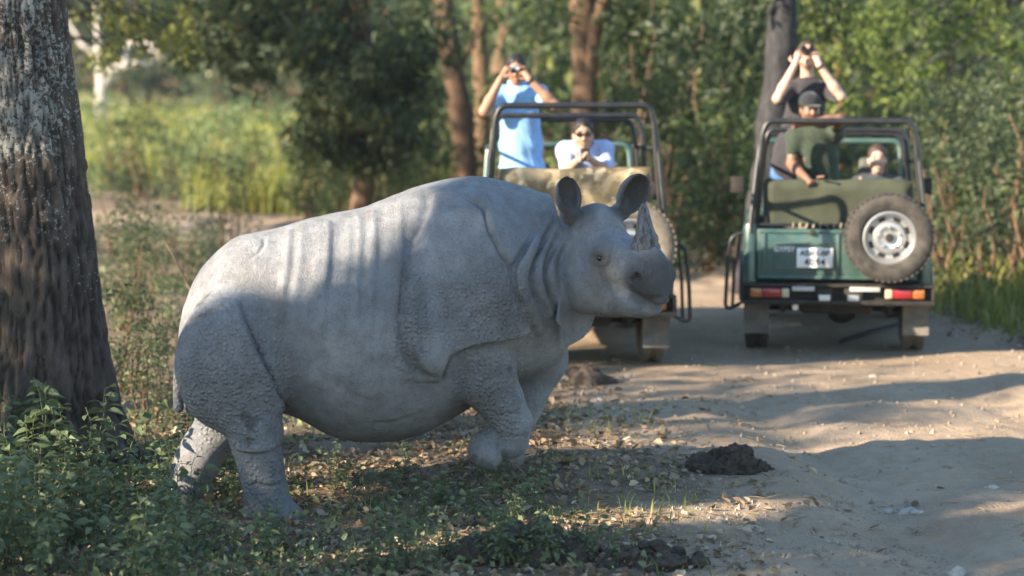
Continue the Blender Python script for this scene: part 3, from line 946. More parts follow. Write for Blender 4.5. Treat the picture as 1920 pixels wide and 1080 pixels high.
    st.raw(np.c_[P0[:, 0], yy, zz], Fq); st.raw(np.c_[P0[:, 0], yb, zz], [f[::-1] for f in Fq])
    st.obj('seat_back', canvas, J, autos=False)
    MB().box(-.60, .60, .20, .68, .72, .86, .05, 3).obj('rear_bench', canvas, J)
    for x in (-.34, .34):
        b = MB(); b.box(x - .19, x + .19, 1.42, 1.54, .9, 1.36, .045, 3); b.box(x - .20, x + .20, 1.54, 1.98, .80, .92, .04, 3); s_ = b.obj('front_seat', m_grey, J)
        MB().box(x - .125, x + .125, 1.43, 1.52, 1.385, 1.55, .04, 3).obj('headrest', m_grey, s_)
    # roll cage
    def hoop(y, wb, wt, z0, z1, r, nm):
        MB().tube([(-wb, y, z0), (-wt - (wb - wt) * .12, y, z1 - .10), (-wt + .03, y, z1), (wt - .03, y, z1), (wt + (wb - wt) * .12, y, z1 - .10), (wb, y, z0)], r, 12, .13).obj(nm, m_black, J)
    hoop(.10, .685, .60, 1.0, hoop_h, .024, 'roll_hoop')
    hoop(.95, .67, .585, 1.0, hoop_h - .10, .022, 'roll_hoop')
    hoop(1.50, .665, .58, .9, hoop_h - .15, .020, 'roll_hoop')
    for s in (-1, 1):
        MB().tube([(s * .655, .10, hoop_h - .33), (s * .64, .95, hoop_h - .36), (s * .63, 2.22, hoop_h - .40)], .016, 10).obj('side_rail', m_black, J)
        MB().tube([(s * .70, .0, 1.0), (s * .70, .02, 1.10), (s * .632, .115, hoop_h - .18)], .018, 10, .05).obj('hoop_brace', m_black, J)
    # windscreen
    wz = 1.66
    b = MB(); b.tube([(-.66, 2.24, 1.03), (-.61, 2.36, wz), (.61, 2.36, wz), (.66, 2.24, 1.03)], .024, 10, .07, closed=True); wf = b.obj('windscreen_frame', m_paint, J)
    MB().raw([(-.64, 2.245, 1.05), (.64, 2.245, 1.05), (.60, 2.357, wz - .02), (-.60, 2.357, wz - .02), (-.64, 2.250, 1.05), (.64, 2.250, 1.05), (.60, 2.362, wz - .02), (-.60, 2.362, wz - .02)], [(0, 1, 2, 3), (7, 6, 5, 4)]).obj('pane', m_glass, wf, smooth=False)
    b = MB(); ring = [(.33 + .17 * math.cos(a), 2.02 + .05 * math.sin(a), 1.10 + .16 * math.sin(a)) for a in np.linspace(0, 2 * math.pi, 20)[:-1]]
    b.tube(ring, .012, 8, closed=True); b.tube([(.33, 2.02, 1.10), (.33, 2.25, 1.0)], .015, 8); b.obj('steering_wheel', m_chassis, J)
    b = MB(); b.box(-.62, .62, 2.06, 2.26, .96, 1.04, .03); b.obj('dashboard', m_chassis, J)
    for s in (-1, 1):
        b = MB(); b.tube([(s * .66, 2.25, 1.2), (s * .80, 2.22, 1.25)], .008, 6); b.box(s * .84 - .06, s * .84 + .06, 2.19, 2.22, 1.19, 1.34, .012); b.obj('side_mirror', m_chassis, J)
    # bumper: channel with lamps let in
    b = MB()
    b.box(-.775, .775, -.11, -.02, .575, .60, .006); b.box(-.775, .775, -.13, .0, .435, .47, .006)
    b.box(-.775, .775, -.045, -.02, .47, .575, .003)
    for s in (-1, 1): b.box(s * .765 - .012, s * .765 + .012, -.115, .02, .472, .573, .004)
    b.box(-.165, -.035, -.12, -.046, .472, .565, .005); b.box(.06, .20, -.12, -.046, .472, .565, .005)
    bump = b.obj('bumper', m_chassis, J)
    for s in (-1, 1):
        for (x0, x1, mt, nm) in ((.60, .70, m_amber, 'indicator_lamp'), (.445, .60, m_red, 'brake_lamp'), (.38, .445, m_clear, 'reversing_lamp')):
            a_, b_ = sorted((s * x0, s * x1))
            MB().box(a_ + .002, b_ - .002, -.098, -.05, .486, .562, .010).obj(nm, mt, J)
    for (x0, x1) in ((-.36, -.18), (.10, .34)):
        MB().box(x0, x1, -.122, -.112, .545, .580, .002).obj('reflector_strip', m_strip, bump)
    for x in (-.10, .13):
        MB().box(x - .045, x + .045, -.128, -.121, .440, .515, .006).obj('tow_bracket', m_chrome, bump)
    # flaps, chassis, axles
    for s in (-1, 1):
        q = MB(); nx, nz = 6, 8
        gx, gz = np.meshgrid(np.linspace(-.105, .105, nx), np.linspace(.165, .47, nz), indexing='ij')
        yy = .16 + .02 * vnoise(np.c_[gx.ravel() * 6, gz.ravel() * 6 + s * 9], 3) - .05 * (.47 - gz.ravel())
        Pq = np.c_[gx.ravel() + s * .645, yy, gz.ravel()]
        idx = np.arange(nx * nz).reshape(nx, nz)
        Fq = [(idx[i, j], idx[i + 1, j], idx[i + 1, j + 1], idx[i, j + 1]) for i in range(nx - 1) for j in range(nz - 1)]
        q.raw(Pq, Fq); q.raw(Pq + np.array([0, .008, 0]), [f[::-1] for f in Fq]); q.obj('mud_flap', m_flap, J, autos=False)
        MB().box(s * .42 - .04, s * .42 + .04, -.02, 3.4, .40, .50, .01).obj('chassis_rail', m_chassis, J)
        MB().tube([(s * .43, .10, .37), (s * .43, .62, .30), (s * .43, 1.15, .40)], .022, 8, .2).obj('leaf_spring', m_chassis, J)
    for y in (.62, 3.0):
        b = MB(); b.tube([(-.60, y, .345), (.60, y, .345)], .042, 12)
        b.lathe([(.0, -.13), (.07, -.12), (.13, -.03), (.13, .05), (.08, .13), (0, .14)], (.06, y, .33), 'y', 18); b.obj('axle', m_chassis, J)
    b = MB(); b.box(-.30, .30, .10, .55, .33, .53, .05, 3); b.obj('fuel_tank', m_chassis, J)
    MB().tube([(-.33, -.01, .40), (-.34, .9, .36), (-.2, 2.2, .40)], .026, 10).obj('exhaust_pipe', m_chrome, J)
    for s in (-1, 1):
        wheel(J, (s * .645, .62, .345), 'wheel', m_rubber_d if s > 0 else m_rubber, s)
        wheel(J, (s * .635, 3.0, .345), 'wheel', m_rubber_d, s)
    # spare wheel on the tailgate (its axle runs along y)
    sp = wheel(J, (.405, -.115, .985), 'spare_wheel', rub_spare, -1, .355, .20)
    sp.rotation_euler = (0, 0, R(90))
    MB().tube([(.405, .01, .985), (.405, -.10, .985)], .05, 12).obj('spare_wheel_carrier', m_chassis, J)
    # tubular guard beside the rear corner
    s = guard_side
    MB().tube([(s * .715, .05, 1.005), (s * .86, .05, .97), (s * .885, .05, .70), (s * .90, .04, .36), (s * .775, .0, .425)], .016, 10, .10).obj('corner_guard', m_black, J)
    MB().tube([(s * .80, .05, .99), (s * .83, .05, .70), (s * .84, .04, .40)], .013, 8, .05).obj('corner_guard', m_black, J)
    b = MB(); b.box(-.60, .60, 3.46, 3.50, .55, .80, .01); b.obj('grille', m_black, J)
    for x in (-.52, .52): MB().lathe([(.0, .03), (.06, .028), (.085, .0), (.085, -.04)], (x, 3.5, .80), 'y', 20).obj('headlamp', m_clear, J)
    return J
_p = gnd(1570, 667)
jeepR = make_jeep((_p[0] - .02, _p[1] - .05, 0), R(-6.5), 'open green jeep with dark olive seat and black spare tyre beside the grassy verge', m_olive, 1.905, 1.43, m_rubber, -1, True)
_p = gnd(1083, 698)
jeepL = make_jeep((_p[0] - .02, _p[1] + .05, 0), R(2.0), 'open jeep with sand-coloured seat and dusty spare tyre standing just behind the rhinoceros', m_sand, 2.05, 1.57, m_rubber_d, 1, True)
# ------------------------------------------------------------ ground and track
TRACK = np.array([(3.2, -30), (3.1, 5), (3.05, 11), (2.95, 13.5), (2.5, 16.2), (2.0, 19), (1.3, 24), (-.6, 29), (-4.0, 32.6), (-9, 35.2), (-18, 37.5), (-40, 40), (-90, 43)], float)
TRHW = np.array([2.1, 2.1, 2.1, 2.1, 2.1, 2.35, 2.3, 2.1, 1.5, 1.2, 1.2, 1.4, 1.6])
def track_dist(X):
    """signed distance beyond the track's edge (negative on the track)"""
    best = np.full(len(X), 1e9)
    for i in range(len(TRACK) - 1):
        a, d = TRACK[i], TRACK[i + 1] - TRACK[i]
        q = X - a; t = np.clip((q @ d) / (d @ d), 0, 1)
        r = np.linalg.norm(q - t[:, None] * d, axis=1) - (TRHW[i] + t * (TRHW[i + 1] - TRHW[i]))
        best = np.minimum(best, r)
    return best
_ff = np.array([to_rl((0, 0, 0))[0]]) if 'to_rl' in globals() else None
def ground_z(X):
    X = np.atleast_2d(np.asarray(X, float))[:, :2]
    td = track_dist(X)
    on = np.clip(-td / .6, 0, 1)
    z = .035 * fbm(X * .55, 3, .5, 41) * (1 - .4 * on) + .012 * fbm(X * 3.1, 3, .55, 42) * (1 - .3 * on)
    # wheel ruts along the track
    z -= .055 * on * np.exp(-((td + 1.2) / .26) ** 2) - .02 * on * np.exp(-((td + .75) / .2) ** 2)
    z += .026 * on * vnoise(np.c_[X[:, 0] * 1.0, X[:, 1] * 2.6], 47) + .010 * on * fbm(X * 5.5, 3, .6, 49) + .009 * on * vnoise(np.c_[X[:, 0] * 4, X[:, 1] * 9], 48)
    # ground rises a hand's breadth from the verge to the track
    z += .07 * np.clip((X[:, 0] + .9) / 1.2, 0, 1) * np.clip((17 - X[:, 1]) / 3.0, 0, 1) * np.clip((1.8 - X[:, 0]) / 1.2, 0, 1)
    # flat under the wheels
    for (cx, cy) in ((jeepR.location.x, jeepR.location.y + 1.7), (jeepL.location.x, jeepL.location.y + 1.7)):
        w = np.clip(2.3 - np.hypot((X[:, 0] - cx) / .85, (X[:, 1] - cy) / 2.1) , 0, 1)
        z = z * (1 - w) + (-.004) * w
    # far land rises gently
    z += .0022 * np.clip(X[:, 1] - 45, 0, 400) ** 1.15 * .35
    return z
def axis_grid(lo, hi, f0, f1, fine, grow=1.16):
    a = list(np.arange(f0, f1 + fine / 2, fine)); st = fine; x = f1
    while x < hi: st *= grow; x += st; a.append(min(x, hi))
    st = fine; x = f0
    while x > lo: st *= grow; x -= st; a.insert(0, max(x, lo))
    return np.array(a)
def make_ground():
    gx = axis_grid(-130, 130, -4.2, 4.8, .04, 1.10); gy = axis_grid(-15, 190, 9.8, 21.0, .045, 1.07)
    XX, YY = np.meshgrid(gx, gy, indexing='ij')
    P = np.c_[XX.ravel(), YY.ravel()]
    z = ground_z(P)
    n, m = XX.shape; idx = np.arange(n * m).reshape(n, m)
    F = np.stack([idx[:-1, :-1], idx[1:, :-1], idx[1:, 1:], idx[:-1, 1:]], -1).reshape(-1, 4)
    td = track_dist(P) + .35 * fbm(P * .9, 4, .55, 51)
    # on the rhino's side the litter spreads over the track's edge
    verge = np.clip(td / .9 + .5, 0, 1)
    field = np.clip((P[:, 1] - 38 + .25 * P[:, 0]) / 6, 0, 1)
    t = NT('earth')
    co = t.coord()
    vA, fA = t.attr('verge'), t.attr('field')
    n1 = t.noise(1.1, 6, .6, co); n2 = t.noise(9, 6, .65, co); n3 = t.noise(55, 5, .7, co)
    road = t.mix(t.ramp(n1, [(.3, 0.0), (.7, 1.0)]), (.29, .212, .140), (.41, .315, .222))
    road = t.mix(t.math('MULTIPLY', t.ramp(n2, [(.45, 0.0), (.75, 1.0)]), .6), road, (.23, .165, .108))
    road = t.mix(t.math('MULTIPLY', t.ramp(n3, [(.55, 0.0), (.7, 1.0)]), .45), road, (.21, .155, .105))
    soil = t.mix(t.ramp(n2, [(.3, 0.0), (.7, 1.0)]), (.13, .095, .062), (.27, .20, .14))
    soil = t.mix(t.math('MULTIPLY', t.ramp(n3, [(.45, 0.0), (.65, 1.0)]), .6), soil, (.075, .055, .038))
    grass = t.mix(t.ramp(t.noise(.6, 5, .6, co), [(.3, 0.0), (.7, 1.0)]), (.17, .19, .055), (.33, .31, .12))
    edge = t.math('ADD', vA, t.math('MULTIPLY', t.math('SUBTRACT', n2, .5), .9))
    c = t.mix(t.ramp(edge, [(.35, 0.0), (.65, 1.0)]), road, soil)
    c = t.mix(fA, c, grass)
    peb = t.math('SUBTRACT', 1.0, t.ramp(t.voronoi(70, co), [(.1, 0.0), (.5, 1.0)]))
    hgt = t.math('ADD', t.math('MULTIPLY', n3, .7), t.math('ADD', t.math('MULTIPLY', n2, 1.4), t.math('MULTIPLY', peb, .18)))
    mat = t.done(t.bsdf(c, .95, 0, t.bump(hgt, .8, .022), .15))
    o = mobj('ground', np.c_[P, z], F, mat, vcol=dict(verge=verge, field=field)); tag(o, kind='structure')
    return o
ground = make_ground()
# ------------------------------------------------------------ people
def unit(v): v = np.asarray(v, float); return v / (np.linalg.norm(v) + 1e-9)
def skin(name, c):
    t = NT(name); n = t.noise(30, 4)
    cc = t.mix(t.ramp(n, [(.3, 0.0), (.7, 1.0)]), tuple(x * .85 for x in c), tuple(min(1, x * 1.12) for x in c))
    lips = t.attr('lips')
    cc = t.mix(t.math('MULTIPLY', lips, .7), cc, (c[0] * .62, c[1] * .34, c[2] * .34))
    return t.done(t.bsdf(cc, .5, 0, t.bump(t.noise(200, 3), .2, .002), .4, Subsurface_Weight=.08, Subsurface_Radius=(.02, .008, .004), Subsurface_Scale=.4))
def cloth(name, c, var=.18):
    t = NT(name); n = t.noise(14, 5)
    cc = t.mix(t.ramp(n, [(.3, 0.0), (.7, 1.0)]), tuple(x * (1 - var) for x in c), tuple(min(1, x * (1 + var)) for x in c))
    return t.done(t.bsdf(cc, .9, 0, t.bump(t.noise(420, 2), .4, .002), .2, Sheen_Weight=.15))
m_hair = simple('hair_black', (.012, .010, .009), .55, var=.4, scale=60, bump=.8, bscale=90)
m_hair_b = simple('hair_brown', (.05, .03, .02), .55, var=.4, scale=60, bump=.8, bscale=90)
m_plastic = simple('black_plastic', (.015, .015, .016), .35, bump=.1)
m_silver = simple('camera_silver', (.30, .34, .40), .3, metal=.6, bump=.05)
m_lens = simple('lens_glass', (.05, .06, .09), .05, spec=.8, bump=0)

m_eye = simple('eye_dark', (.03, .02, .015), .2, bump=0, var=0)
def place(V, base): return np.asarray(V) - base
def person(label, base, J, face, shirt, sleeve, trousers, skin_m, hair='short', hair_m=None, stretch=1.0, collar=True, group=None, neckline=.0, cap=None, h=.0105, belly=.0):
    """J: world joints; base: where the figure stands or sits"""
    base = np.asarray(base, float)
    J = {k: np.asarray(v, float) - base for k, v in J.items()}
    root = empty('person', base); tag(root, label, 'person', group)
    f = unit(face); r = unit(np.cross(f, [0, 0, 1])); u = np.cross(r, f); Mh = np.array([r, f, u])
    Hc = J['head']; hp = lambda x, y, z: Hc + x * r + y * f + z * u
    shc = (J['shL'] + J['shR']) / 2; pel = J['pelvis']
    sr = unit(J['shR'] - J['shL']); sw = np.linalg.norm(J['shR'] - J['shL']) / 2
    su = unit(shc - pel); sf = unit(np.cross(su, sr)); sr = np.cross(sf, su) * 1.0
    Mt = np.array([sr, sf, su]); tl = np.linalg.norm(shc - pel)
    B = Sdf()
    # trunk
    def trunk(S, g=0.0):
        S.ell(pel + su * .04, (.165 + g, .125 + g, .14 + g), .03, M=Mt)
        S.ell(pel + su * tl * .42 + sf * belly * .5, (.155 + g + belly * .3, .118 + g + belly, .22 + g), .06, M=Mt)
        S.ell(pel + su * tl * .72, (max(.155, sw * .88) + g, .122 + g, .20 + g), .06, M=Mt)
        S.cone(J['shL'], J['shR'], .062 + g, .062 + g, .06)
        S.cone(shc, shc + (J['neck'] - shc) * .55 + su * .02, .085 + g, .065 + g, .05)
    trunk(B)
    # head
    B.cone(J['neck'] - u * .03, hp(0, -.015, -.05), .056, .054, .03)
    B.ell(hp(0, -.008, .028), (.075, .094, .092), .02, M=Mh)
    B.ell(hp(0, .022, -.045), (.060, .068, .076), .035, M=Mh)
    B.ell(hp(0, .062, -.098), (.028, .026, .022), .03, M=Mh)
    B.chain([hp(0, .090, .012), hp(0, .105, -.018), hp(0, .108, -.030)], [.010, .013, .015], .014)
    for s in (-1, 1):
        B.ell(hp(s * .076, -.004, -.018), (.010, .020, .032), .010, M=Mh)
        B.ell(hp(s * .030, .098, .012), (.018, .014, .011), .012, '-', M=Mh)
        B.ell(hp(s * .038, .066, -.03), (.026, .026, .024), .03, M=Mh)
        B.cone(hp(s * .016, .088, .030), hp(s * .045, .076, .030), .008, .006, .014)
        B.ell(hp(s * .030, .084, .010), (.013, .010, .009), .004, M=Mh)
    B.ell(hp(0, .088, -.066), (.024, .011, .006), .008, M=Mh); B.ell(hp(0, .086, -.077), (.020, .011, .006), .008, M=Mh)
    # limbs
    for s, k in ((-1, 'L'), (1, 'R')):
        sh, el, wr, ht = J['sh' + k], J['el' + k], J['wr' + k], J['hand' + k]
        B.cone(sh, el, .054, .042, .03); B.cone(el, el + (wr - el) * .35, .043, .044, .02); B.cone(el + (wr - el) * .3, wr, .044, .028, .02)
        # hand: palm, four fingers that bend round what is held, thumb on the side
        d = unit(ht - wr); curl = unit(J['curl' + k]); curl = unit(curl - (curl @ d) * d); sd = np.cross(d, curl)
        pe = wr + d * .085
        B.cone(wr, wr + d * .075, .027, .030, .012)
        for q, ln in ((-1.5, .85), (-.5, 1.0), (.5, .95), (1.5, .75)):
            a = pe + sd * q * .018 - d * .006
            b_ = a + (d * .8 + curl * .5) * .032 * ln; c_ = b_ + (d * .1 + curl * 1.0) * .030 * ln; e_ = c_ + (curl * .7 - d * .6) * .018 * ln
            B.chain([a, b_, c_, e_], [.0095, .0090, .0085, .0075], .004)
        ts = J.get('thumb' + k, 1.0)
        ta = wr + d * .030 + sd * ts * .026
        B.chain([ta, ta + sd * ts * .018 + d * .026 + curl * .012, ta + sd * ts * .012 + d * .045 + curl * .034], [.013, .0105, .0085], .006)
        if 'hip' + k in J:
            hi, kn, an = J['hip' + k], J['kn' + k], J['an' + k]
            B.cone(hi, kn, .085, .056, .04); B.cone(kn, kn + (an - kn) * .35, .056, .058, .03); B.cone(kn + (an - kn) * .3, an, .058, .038, .03)
            B.cone(an, an + np.array([0, -.15, -.045]) * 1.0, .042, .032, .02)
    V, Q = surface_nets(B, h); V = relax(V, Q, 1, .4)
    lips = np.exp(-((((V - hp(0, .095, -.072)) @ Mh.T) / np.array([.024, .02, .011])) ** 2).sum(1) * 1.2)
    mobj('body', V, Q, skin_m, root, vcol=dict(lips=lips))
    # shirt
    S = Sdf(); g = .016
    trunk(S, g)
    hem = pel + su * -.09
    S.cone(pel + su * .06, hem, .17 + g, .185 + g, .06, sc=(1, .78, 1))
    for k in 'LR':
        sh, el = J['sh' + k], J['el' + k]; e_ = sh + (el - sh) * min(sleeve, 1.0)
        S.cone(sh, e_, .070, .064 if sleeve < 1 else .056, .04)
        if sleeve > 1:
            wr = J['wr' + k]; S.cone(el, el + (wr - el) * (sleeve - 1), .056, .046, .03)
    nk = J['neck']; nd = unit(Hc - nk)
    S.add(lambda P: s_cone(P, nk - nd * .02 + sf * .02, nk + nd * .14, .066, .075), nk - .2, nk + .2, .010, '-')
    if neckline: S.add(lambda P: s_cone(P, nk + sf * .10, nk - su * neckline + sf * .14, .055, .012), nk - .3, nk + .3, .008, '-')
    for k in 'LR':                                       # open sleeve ends
        sh, el = J['sh' + k], J['el' + k]; a_ = unit(el - sh); e_ = sh + (el - sh) * min(sleeve, 1.0)
        if sleeve <= 1:
            S.add(lambda P, e_=e_, a_=a_: smax(s_cone(P, e_ + a_ * .0, e_ + a_ * .2, .10, .10), -((P - e_) @ a_ - .035), .0), e_ - .3, e_ + .3, .006, '-')
    S.add(lambda P: (hem - P) @ su - .0, hem - .35, hem + .35, .004, '&') if False else None
    SV, SQ = surface_nets(S, h); SV = relax(SV, SQ, 2, .5)
    nn = vnormals(SV, SQ)
    hgt = (SV - pel) @ su; rad_ = (SV - pel) @ sr
    SV += nn * (.007 * fbm(np.c_[rad_ * 14 + hgt * 5, hgt * 4.0, ((SV - pel) @ sf) * 10], 3, .55, 11))[:, None]
    sh_o = mobj('shirt', SV, SQ, shirt, root)
    if collar:
        b = MB(); n_ = 18; pts = []
        for a in np.linspace(R(-155), R(155), n_):
            pts.append(nk + nd * (.045 - .020 * abs(math.sin(a / 2)) * 0) + (sr * math.sin(a) * .072 + sf * math.cos(a) * .070) + su * (-.035 * max(0, math.cos(a))))
        b.tube(pts, .015, 8, rad=[.010] + [.017] * (n_ - 2) + [.010]); b.obj('collar', shirt, sh_o)
    # trousers
    if 'hipL' in J:
        T = Sdf(); g = .018
        T.ell(pel, (.175 + g, .13 + g, .13), .03, M=Mt)
        for k in 'LR':
            hi, kn, an = J['hip' + k], J['kn' + k], J['an' + k]
            T.cone(hi, kn, .098, .075, .04); T.cone(kn, kn + (an - kn) * .9, .075, .062, .03)
        TV, TQ = surface_nets(T, .014); TV = relax(TV, TQ, 2); nn = vnormals(TV, TQ)
        TV += nn * (.006 * fbm(TV * np.array([12, 12, 6]), 3, .5, 13))[:, None]
        mobj('trousers', TV, TQ, trousers, root)
        for k in 'LR':
            an = J['an' + k]
            E = Sdf(); E.cone(an + np.array([0, .03, -.03]), an + np.array([0, -.17, -.05]), .052, .042, .02); EV, EQ = surface_nets(E, .012); mobj('shoe', EV, EQ, m_plastic, root)
    # hair
    hm = hair_m or m_hair
    Hs = Sdf()
    Hs.ell(hp(0, -.014, .036), (.083, .100, .096), .0, M=Mh)
    if hair == 'short':
        Hs.add(lambda P: s_ell(P, hp(0, .085, -.06), (.088, .080, .125), Mh), Hc - .3, Hc + .3, .012, '-')
        Hs.add(lambda P: (P - hp(0, 0, -.055)) @ (-u), Hc - .3, Hc + .3, .01, '&')
    elif hair == 'tied':
        Hs.add(lambda P: s_ell(P, hp(0, .085, -.055), (.082, .080, .125), Mh), Hc - .3, Hc + .3, .012, '-')
        Hs.ell(hp(0, -.10, -.02), (.045, .05, .06), .03, M=Mh)
        Hs.add(lambda P: (P - hp(0, 0, -.10)) @ (-u), Hc - .3, Hc + .3, .01, '&')
    HV, HQ = surface_nets(Hs, .008); nn = vnormals(HV, HQ)
    HV += nn * (.005 * fbm(HV * 45, 3, .6, 17))[:, None]
    mobj('hair', HV, HQ, hm, root)
    if cap is not None:
        K = Sdf(); K.ell(hp(0, -.006, .062), (.088, .108, .080), 0, M=Mh)
        K.add(lambda P: (P - hp(0, 0, .036)) @ (-u), Hc - .3, Hc + .3, .006, '&')
        K.ell(hp(0, .115, .040), (.068, .065, .008), .010, M=Mh)
        KV, KQ = surface_nets(K, .008); mobj('cap', KV, KQ, cap, root)
    for s in (-1, 1):
        b = bmesh.new(); bmesh.ops.create_uvsphere(b, u_segments=12, v_segments=8, radius=.0095)
        me = bpy.data.meshes.new('eye'); b.to_mesh(me); b.free(); me.materials.append(m_eye)
        link('eye', me, root, Vector(hp(s * .031, .0885, .010)))
        MB().tube([hp(s * .014, .096, .034), hp(s * .032, .093, .037), hp(s * .050, .080, .031)], .0034, 6).obj('eyebrow', hm, root)
    def glasses():
        b = MB()
        for s in (-1, 1):
            c = hp(s * .033, .104, .008); ring = [c + r * .027 * math.cos(a) + u * .021 * math.sin(a) for a in np.linspace(0, 2 * math.pi, 18)[:-1]]
            b.raw([*ring, *[p + f * .006 for p in ring]], [tuple(range(17)), tuple(range(33, 16, -1))] + [(i, (i + 1) % 17, 17 + (i + 1) % 17, 17 + i) for i in range(17)])
            b.tube([c + r * s * .025 + u * .006, hp(s * .080, .07, .014), hp(s * .082, -.01, .006)], .0035, 6)
        b.tube([hp(-.010, .106, .012), hp(.010, .106, .012)], .003, 6)
        b.obj('sunglasses', m_plastic, root)
    def watch(k):
        wr, el = J['wr' + k], J['el' + k]; a = unit(el - wr)
        b = MB(); p_ = unit(np.cross(a, [0, 1, 0])); q_ = np.cross(a, p_)
        b.tube([wr + a * .015 + .034 * (math.cos(t_) * p_ + math.sin(t_) * q_) for t_ in np.linspace(0, 2 * math.pi, 17)[:-1]], .010, 6, closed=True)
        b.obj('watch', m_plastic, root)
    return root, glasses, watch
def orient(f, c):
    f = unit(f); r = unit(np.cross(f, [0, 0, 1])); u = np.cross(r, f)
    return Matrix(((r[0], f[0], u[0], c[0]), (r[1], f[1], u[1], c[1]), (r[2], f[2], u[2], c[2]), (0, 0, 0, 1)))
def floor_under(j, p):          # a person's standing point on a jeep floor
    return np.array([p[0], p[1], .575])
sk_tan = skin('skin_tan', (.30, .165, .105)); sk_fair = skin('skin_fair', (.50, .32, .245)); sk_brown = skin('skin_brown', (.20, .105, .068)); sk_mid = skin('skin_light_tan', (.42, .25, .175))

# man in the blue polo shirt, standing, camera at his eyes
Y = 18.75
base = np.array([at(972, 330, Y)[0], Y, .575])
J = dict(head=at(968, 131, Y - .02), neck=at(972, 163, Y + .03), shL=at(936, 178, Y), shR=at(1009, 176, Y), pelvis=at(980, 338, Y + .03),
         elL=at(908, 209, Y - .22), elR=at(1040, 197, Y - .24), wrL=at(939, 148, Y - .23), wrR=at(992, 148, Y - .23), handL=at(951, 131, Y - .19), handR=at(979, 130, Y - .19),
         curlL=(.8, .2, .25), curlR=(-.8, .2, .25), thumbL=1.0, thumbR=-1.0)
for k, s in (('L', -1), ('R', 1)):
    J['hip' + k] = J['pelvis'] + np.array([s * .09, 0, -.05]); J['kn' + k] = np.array([J['pelvis'][0] + s * .11, Y - .02, 1.02]); J['an' + k] = np.array([J['pelvis'][0] + s * .12, Y + .05, .66])
p1, g1, w1 = person('man in light blue polo shirt standing in a jeep, photographing with a small silver camera', base, J, (0, -1, -.12), cloth('polo_blue', (.22, .41, .68)), .52, cloth('trousers_dark', (.05, .05, .06)), sk_tan, belly=.035)
w1('R')
cc = at(964, 131, Y - .175)
cm = empty('compact_camera'); cm.matrix_world = orient((0, -1, -.08), cc); tag(cm, 'small silver camera held up by the man in the light blue polo shirt', 'camera')
MB().box(-.048, .048, -.012, .012, -.029, .029, .006).obj('case', m_silver, cm)
MB().lathe([(.0, .030), (.017, .030), (.020, .012), (.020, 0)], (.008, .0, -.002), 'y', 20).obj('lens', m_lens, cm)
MB().box(-.034, -.018, .009, .0135, .008, .020, .002).obj('flash', m_white, cm)

# man with sunglasses, leaning on the sand-coloured seat
Y = 18.20
base = np.array([at(1097, 330, Y + .3)[0], Y + .35, .575])
J = dict(head=at(1093, 252, Y - .02), neck=at(1096, 281, Y + .08), shL=at(1060, 283, Y + .10), shR=at(1134, 281, Y + .10), pelvis=at(1098, 380, Y + .42),
         elL=at(1064, 322, Y - .07), elR=at(1138, 320, Y - .07), wrL=at(1080, 304, Y - .16), wrR=at(1114, 303, Y - .16), handL=at(1095, 296, Y - .17), handR=at(1100, 293, Y - .17),
         curlL=(.2, .3, .8), curlR=(-.2, .3, .8), thumbL=-1.0, thumbR=1.0)
for k, s in (('L', -1), ('R', 1)):
    J['hip' + k] = J['pelvis'] + np.array([s * .09, 0, -.04]); J['kn' + k] = J['pelvis'] + np.array([s * .13, -.16, -.36]); J['an' + k] = np.array([J['pelvis'][0] + s * .13, Y + .45, .66])
p2, g2, w2 = person('man in dark sunglasses and pale blue shirt leaning on a seat back with a phone', base, J, (.02, -1, -.06), cloth('shirt_pale', (.36, .43, .64)), .95, cloth('trousers_grey', (.08, .08, .09)), sk_mid, collar=True, neckline=.05)
g2()
cc = at(1097, 292, Y - .195)
ph = empty('phone'); ph.matrix_world = orient((0, -1, .3), cc); tag(ph, 'black phone held in both hands by the man in sunglasses', 'phone')
MB().box(-.034, .034, -.005, .005, -.045, .060, .006).obj('case', m_plastic, ph)
MB().lathe([(.0, .0075), (.006, .0075), (.007, .004)], (.018, 0, .045), 'y', 12).obj('lens', m_lens, ph)

# person with binocular-like camera, head tilted back
Y = 19.9
base = np.array([at(1492, 330, Y)[0], Y + .05, .575])
J = dict(head=at(1513, 104, Y), neck=at(1513, 147, Y + .06), shL=at(1482, 168, Y + .03), shR=at(1552, 168, Y + .03), pelvis=at(1492, 290, Y + .02),
         elL=at(1458, 185, Y - .20), elR=at(1577, 181, Y - .20), wrL=at(1491, 120, Y - .20), wrR=at(1536, 122, Y - .20), handL=at(1499, 98, Y - .15), handR=at(1528, 99, Y - .15),
         curlL=(.7, .2, .4), curlR=(-.7, .2, .4), thumbL=1.0, thumbR=-1.0)
for k, s in (('L', -1), ('R', 1)):
    J['hip' + k] = J['pelvis'] + np.array([s * .09 - .02, 0, -.05]); J['kn' + k] = J['pelvis'] + np.array([s * .10 - .08, -.03, -.45]); J['an' + k] = np.array([J['pelvis'][0] + s * .10 - .08, Y + .05, .66])
p3, g3, w3 = person('person in dark charcoal top and blue jeans standing up, holding binoculars to the eyes', base, J, (.05, -1, .38), cloth('top_charcoal', (.035, .032, .036)), .92, cloth('jeans_blue', (.07, .15, .33)), sk_fair, collar=False, neckline=.10, hair='tied', hair_m=m_hair_b)
w3('R')
cc = at(1513, 96, Y - .135)
bn = empty('binoculars'); bn.matrix_world = orient((.05, -1, .38), cc); tag(bn, 'black binoculars held up by the person in the charcoal top', 'binoculars')
for s in (-1, 1):
    MB().lathe([(.0, -.055), (.016, -.055), (.018, -.02), (.026, .02), (.028, .062), (.024, .062), (.022, .05), (0, .05)], (s * .033, 0, 0), 'y', 18).obj('barrel', m_plastic, bn)
MB().box(-.020, .020, -.03, .03, -.008, .014, .005).obj('bridge', m_plastic, bn)

